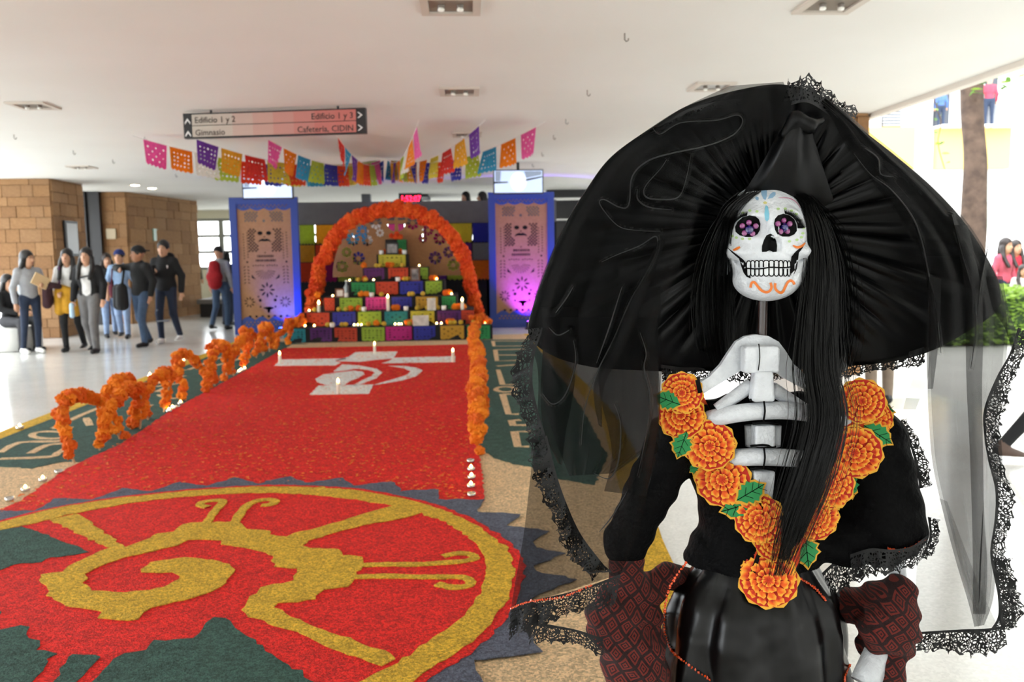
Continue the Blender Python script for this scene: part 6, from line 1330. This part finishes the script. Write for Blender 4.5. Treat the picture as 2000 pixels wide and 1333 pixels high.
# lace along the veil edges
ruffle('veil_lace', [(1062,640,-.06),(1045,690,-.06),(1040,745,-.06),(1050,800,-.06),(1068,860,-.06),(1082,915,-.06),(1095,965,-.06),(1118,1020,-.06),(1150,1075,-.06),(1195,1118,-.06)], 44, (-1,.25), 0, hat, .02, freq=110., seed=11)
ruffle('veil_lace', [(1068,850,-.065),(1085,920,-.065),(1105,980,-.065),(1135,1045,-.065),(1180,1105,-.065)], 40, (-.5,.6), 0, hat, .01, seed=12)
ruffle('veil_lace', [(997,1190,-.05),(1050,1172,-.052),(1110,1158,-.053),(1160,1142,-.054),(1212,1122,-.05)], 62, (-.12,1), 0, hat, .02, freq=120., seed=13)
ruffle('veil_lace', [(1000,1192,-.04),(1040,1182,-.042),(1080,1174,-.043)], 52, (-.2,1), 0, hat, .016, freq=130., seed=23)
ruffle('veil_lace', [(1030,1215,-.03),(1080,1222,-.03),(1130,1232,-.03),(1178,1248,-.03)], 40, (0,1), 0, hat, .01, seed=14)
beads('veil_stitching', [(998,1190),(1025,1178),(1060,1172),(1100,1166),(1155,1144)], BVHTree.FromPolygons([(0,0,-9),(1,0,-9),(0,1,-9)], [(0,1,2)]), FY-.066, hat, .0022, .0042, 0)
ruffle('veil_lace', [(1988,640,-.05),(1972,690,-.055),(1945,740,-.06),(1922,800,-.06),(1922,850,-.06),(1930,900,-.06),(1944,960,-.06),(1942,1020,-.06),(1934,1080,-.06),(1942,1130,-.06),(1952,1180,-.06),(1955,1225,-.06)], 40, (1,.35), 0, hat, .013, seed=15)
ruffle('veil_lace', [(1782,1236,.04),(1830,1233,.03),(1880,1230,.02),(1930,1228,.0),(1962,1222,-.02)], 52, (0,1), 0, hat, .013, seed=16)
ruffle('veil_lace', [(1940,1090,-.05),(1946,1140,-.05),(1950,1200,-.05),(1935,1230,-.05)], 48, (1,.1), 0, hat, .012, seed=17)
for pth in ([(1300,240),(1340,215),(1400,198),(1450,192)], [(1660,262),(1710,300),(1760,335),(1800,372)]): ruffle('brim_lace', [(x, y, -.02) for x, y in pth], 16, (.1,1), 0, hat, .004, seed=18)
# ================================================================== woven shawl over both arms
def shawlmat():
    m = bpy.data.materials.new('woven_shawl'); m.use_nodes = True; N = m.node_tree.nodes; L = m.node_tree.links; b = N['Principled BSDF']; b.inputs['Roughness'].default_value = .9
    tc = N.new('ShaderNodeTexCoord'); mp = N.new('ShaderNodeMapping'); mp.inputs['Rotation'].default_value = (0, math.radians(35), 0); mp.inputs['Scale'].default_value = (38,38,38); L.new(tc.outputs['Object'], mp.inputs[0])
    nz = N.new('ShaderNodeTexNoise'); nz.inputs['Scale'].default_value = .25; L.new(mp.outputs[0], nz.inputs['Vector'])
    av = N.new('ShaderNodeVectorMath'); av.operation = 'MULTIPLY_ADD'; L.new(nz.outputs['Color'], av.inputs[0]); av.inputs[1].default_value = (1.2,1.2,1.2); L.new(mp.outputs[0], av.inputs[2])
    sp = N.new('ShaderNodeSeparateXYZ'); L.new(av.outputs[0], sp.inputs[0])
    def ping(s):
        f = N.new('ShaderNodeMath'); f.operation = 'PINGPONG'; f.inputs[1].default_value = .5; L.new(s, f.inputs[0]); return f.outputs[0]
    mn = N.new('ShaderNodeMath'); mn.operation = 'MINIMUM'; L.new(ping(sp.outputs['X']), mn.inputs[0]); L.new(ping(sp.outputs['Z']), mn.inputs[1])
    rp = N.new('ShaderNodeValToRGB'); rp.color_ramp.interpolation = 'CONSTANT'; e = rp.color_ramp.elements; d, r = lin((36,11,11))+(1,), lin((108,32,22))+(1,); e[0].position = 0; e[0].color = d; e[1].position = .12; e[1].color = r
    for p, c in ((.24,d),(.33,r),(.43,d)): q = e.new(p); q.color = c
    L.new(mn.outputs[0], rp.inputs['Fac']); L.new(rp.outputs[0], b.inputs['Base Color'])
    t2 = N.new('ShaderNodeTexNoise'); t2.inputs['Scale'].default_value = 500; L.new(tc.outputs['Object'], t2.inputs['Vector']); bp = N.new('ShaderNodeBump'); bp.inputs['Strength'].default_value = .5; bp.inputs['Distance'].default_value = .005; L.new(t2.outputs['Fac'], bp.inputs['Height']); L.new(bp.outputs[0], b.inputs['Normal']); return m
m_sh = shawlmat(); shw = thing('shawl', 'dark red woven shawl with diamond pattern draped over both arm bones', 'shawl', A(1480,1250,.2))
def f_shawl(parts):
    PP = [(Aa(*a), Aa(*b), ra, rb) for a, b, ra, rb in parts]
    def f(P):
        D = None
        for a, b, ra, rb in PP: q = sd_cap(P*np.array([1,1,1], dtype=np.float32), a, b, ra, rb); D = q if D is None else smin(D, q, .03)
        return D+.005*np.sin(P[...,0]*60+P[...,2]*95+2*np.sin(P[...,2]*20))
    al = np.array([p[0] for p in PP]+[p[1] for p in PP]); return f, al.min(0)-.1, al.max(0)+.1
for nm, parts in (('drape', [((1306,1125,.14),(1235,1165,.10),.028,.05), ((1235,1165,.10),(1195,1210,.05),.05,.052), ((1195,1210,.05),(1240,1300,.02),.055,.062), ((1240,1300,.02),(1235,1450,.02),.065,.075), ((1222,1150,.085),(1226,1105,.09),.046,.040), ((1235,1450,.02),(1240,1700,.04),.07,.06), ((1250,1200,.1),(1265,1330,.06),.05,.05)]),
                  ('drape', [((1600,1190,.17),(1680,1185,.12),.035,.04), ((1680,1185,.12),(1745,1165,.05),.042,.045), ((1752,1172,.03),(1745,1225,.0),.042,.05), ((1745,1225,.0),(1722,1238,.0),.05,.048), ((1760,1250,.02),(1738,1330,.0),.033,.022), ((1735,1330,.0),(1715,1500,.02),.022,.04), ((1700,1230,.05),(1690,1270,.06),.03,.02)]),
                  ('back_drape', [((1306,1125,.16),(1450,1150,.26),.03,.03), ((1450,1150,.26),(1605,1185,.18),.03,.035)])):
    f, lo2, hi2 = f_shawl(parts); sdf_obj(nm, f, lo2, hi2, .006, m_sh, shw)
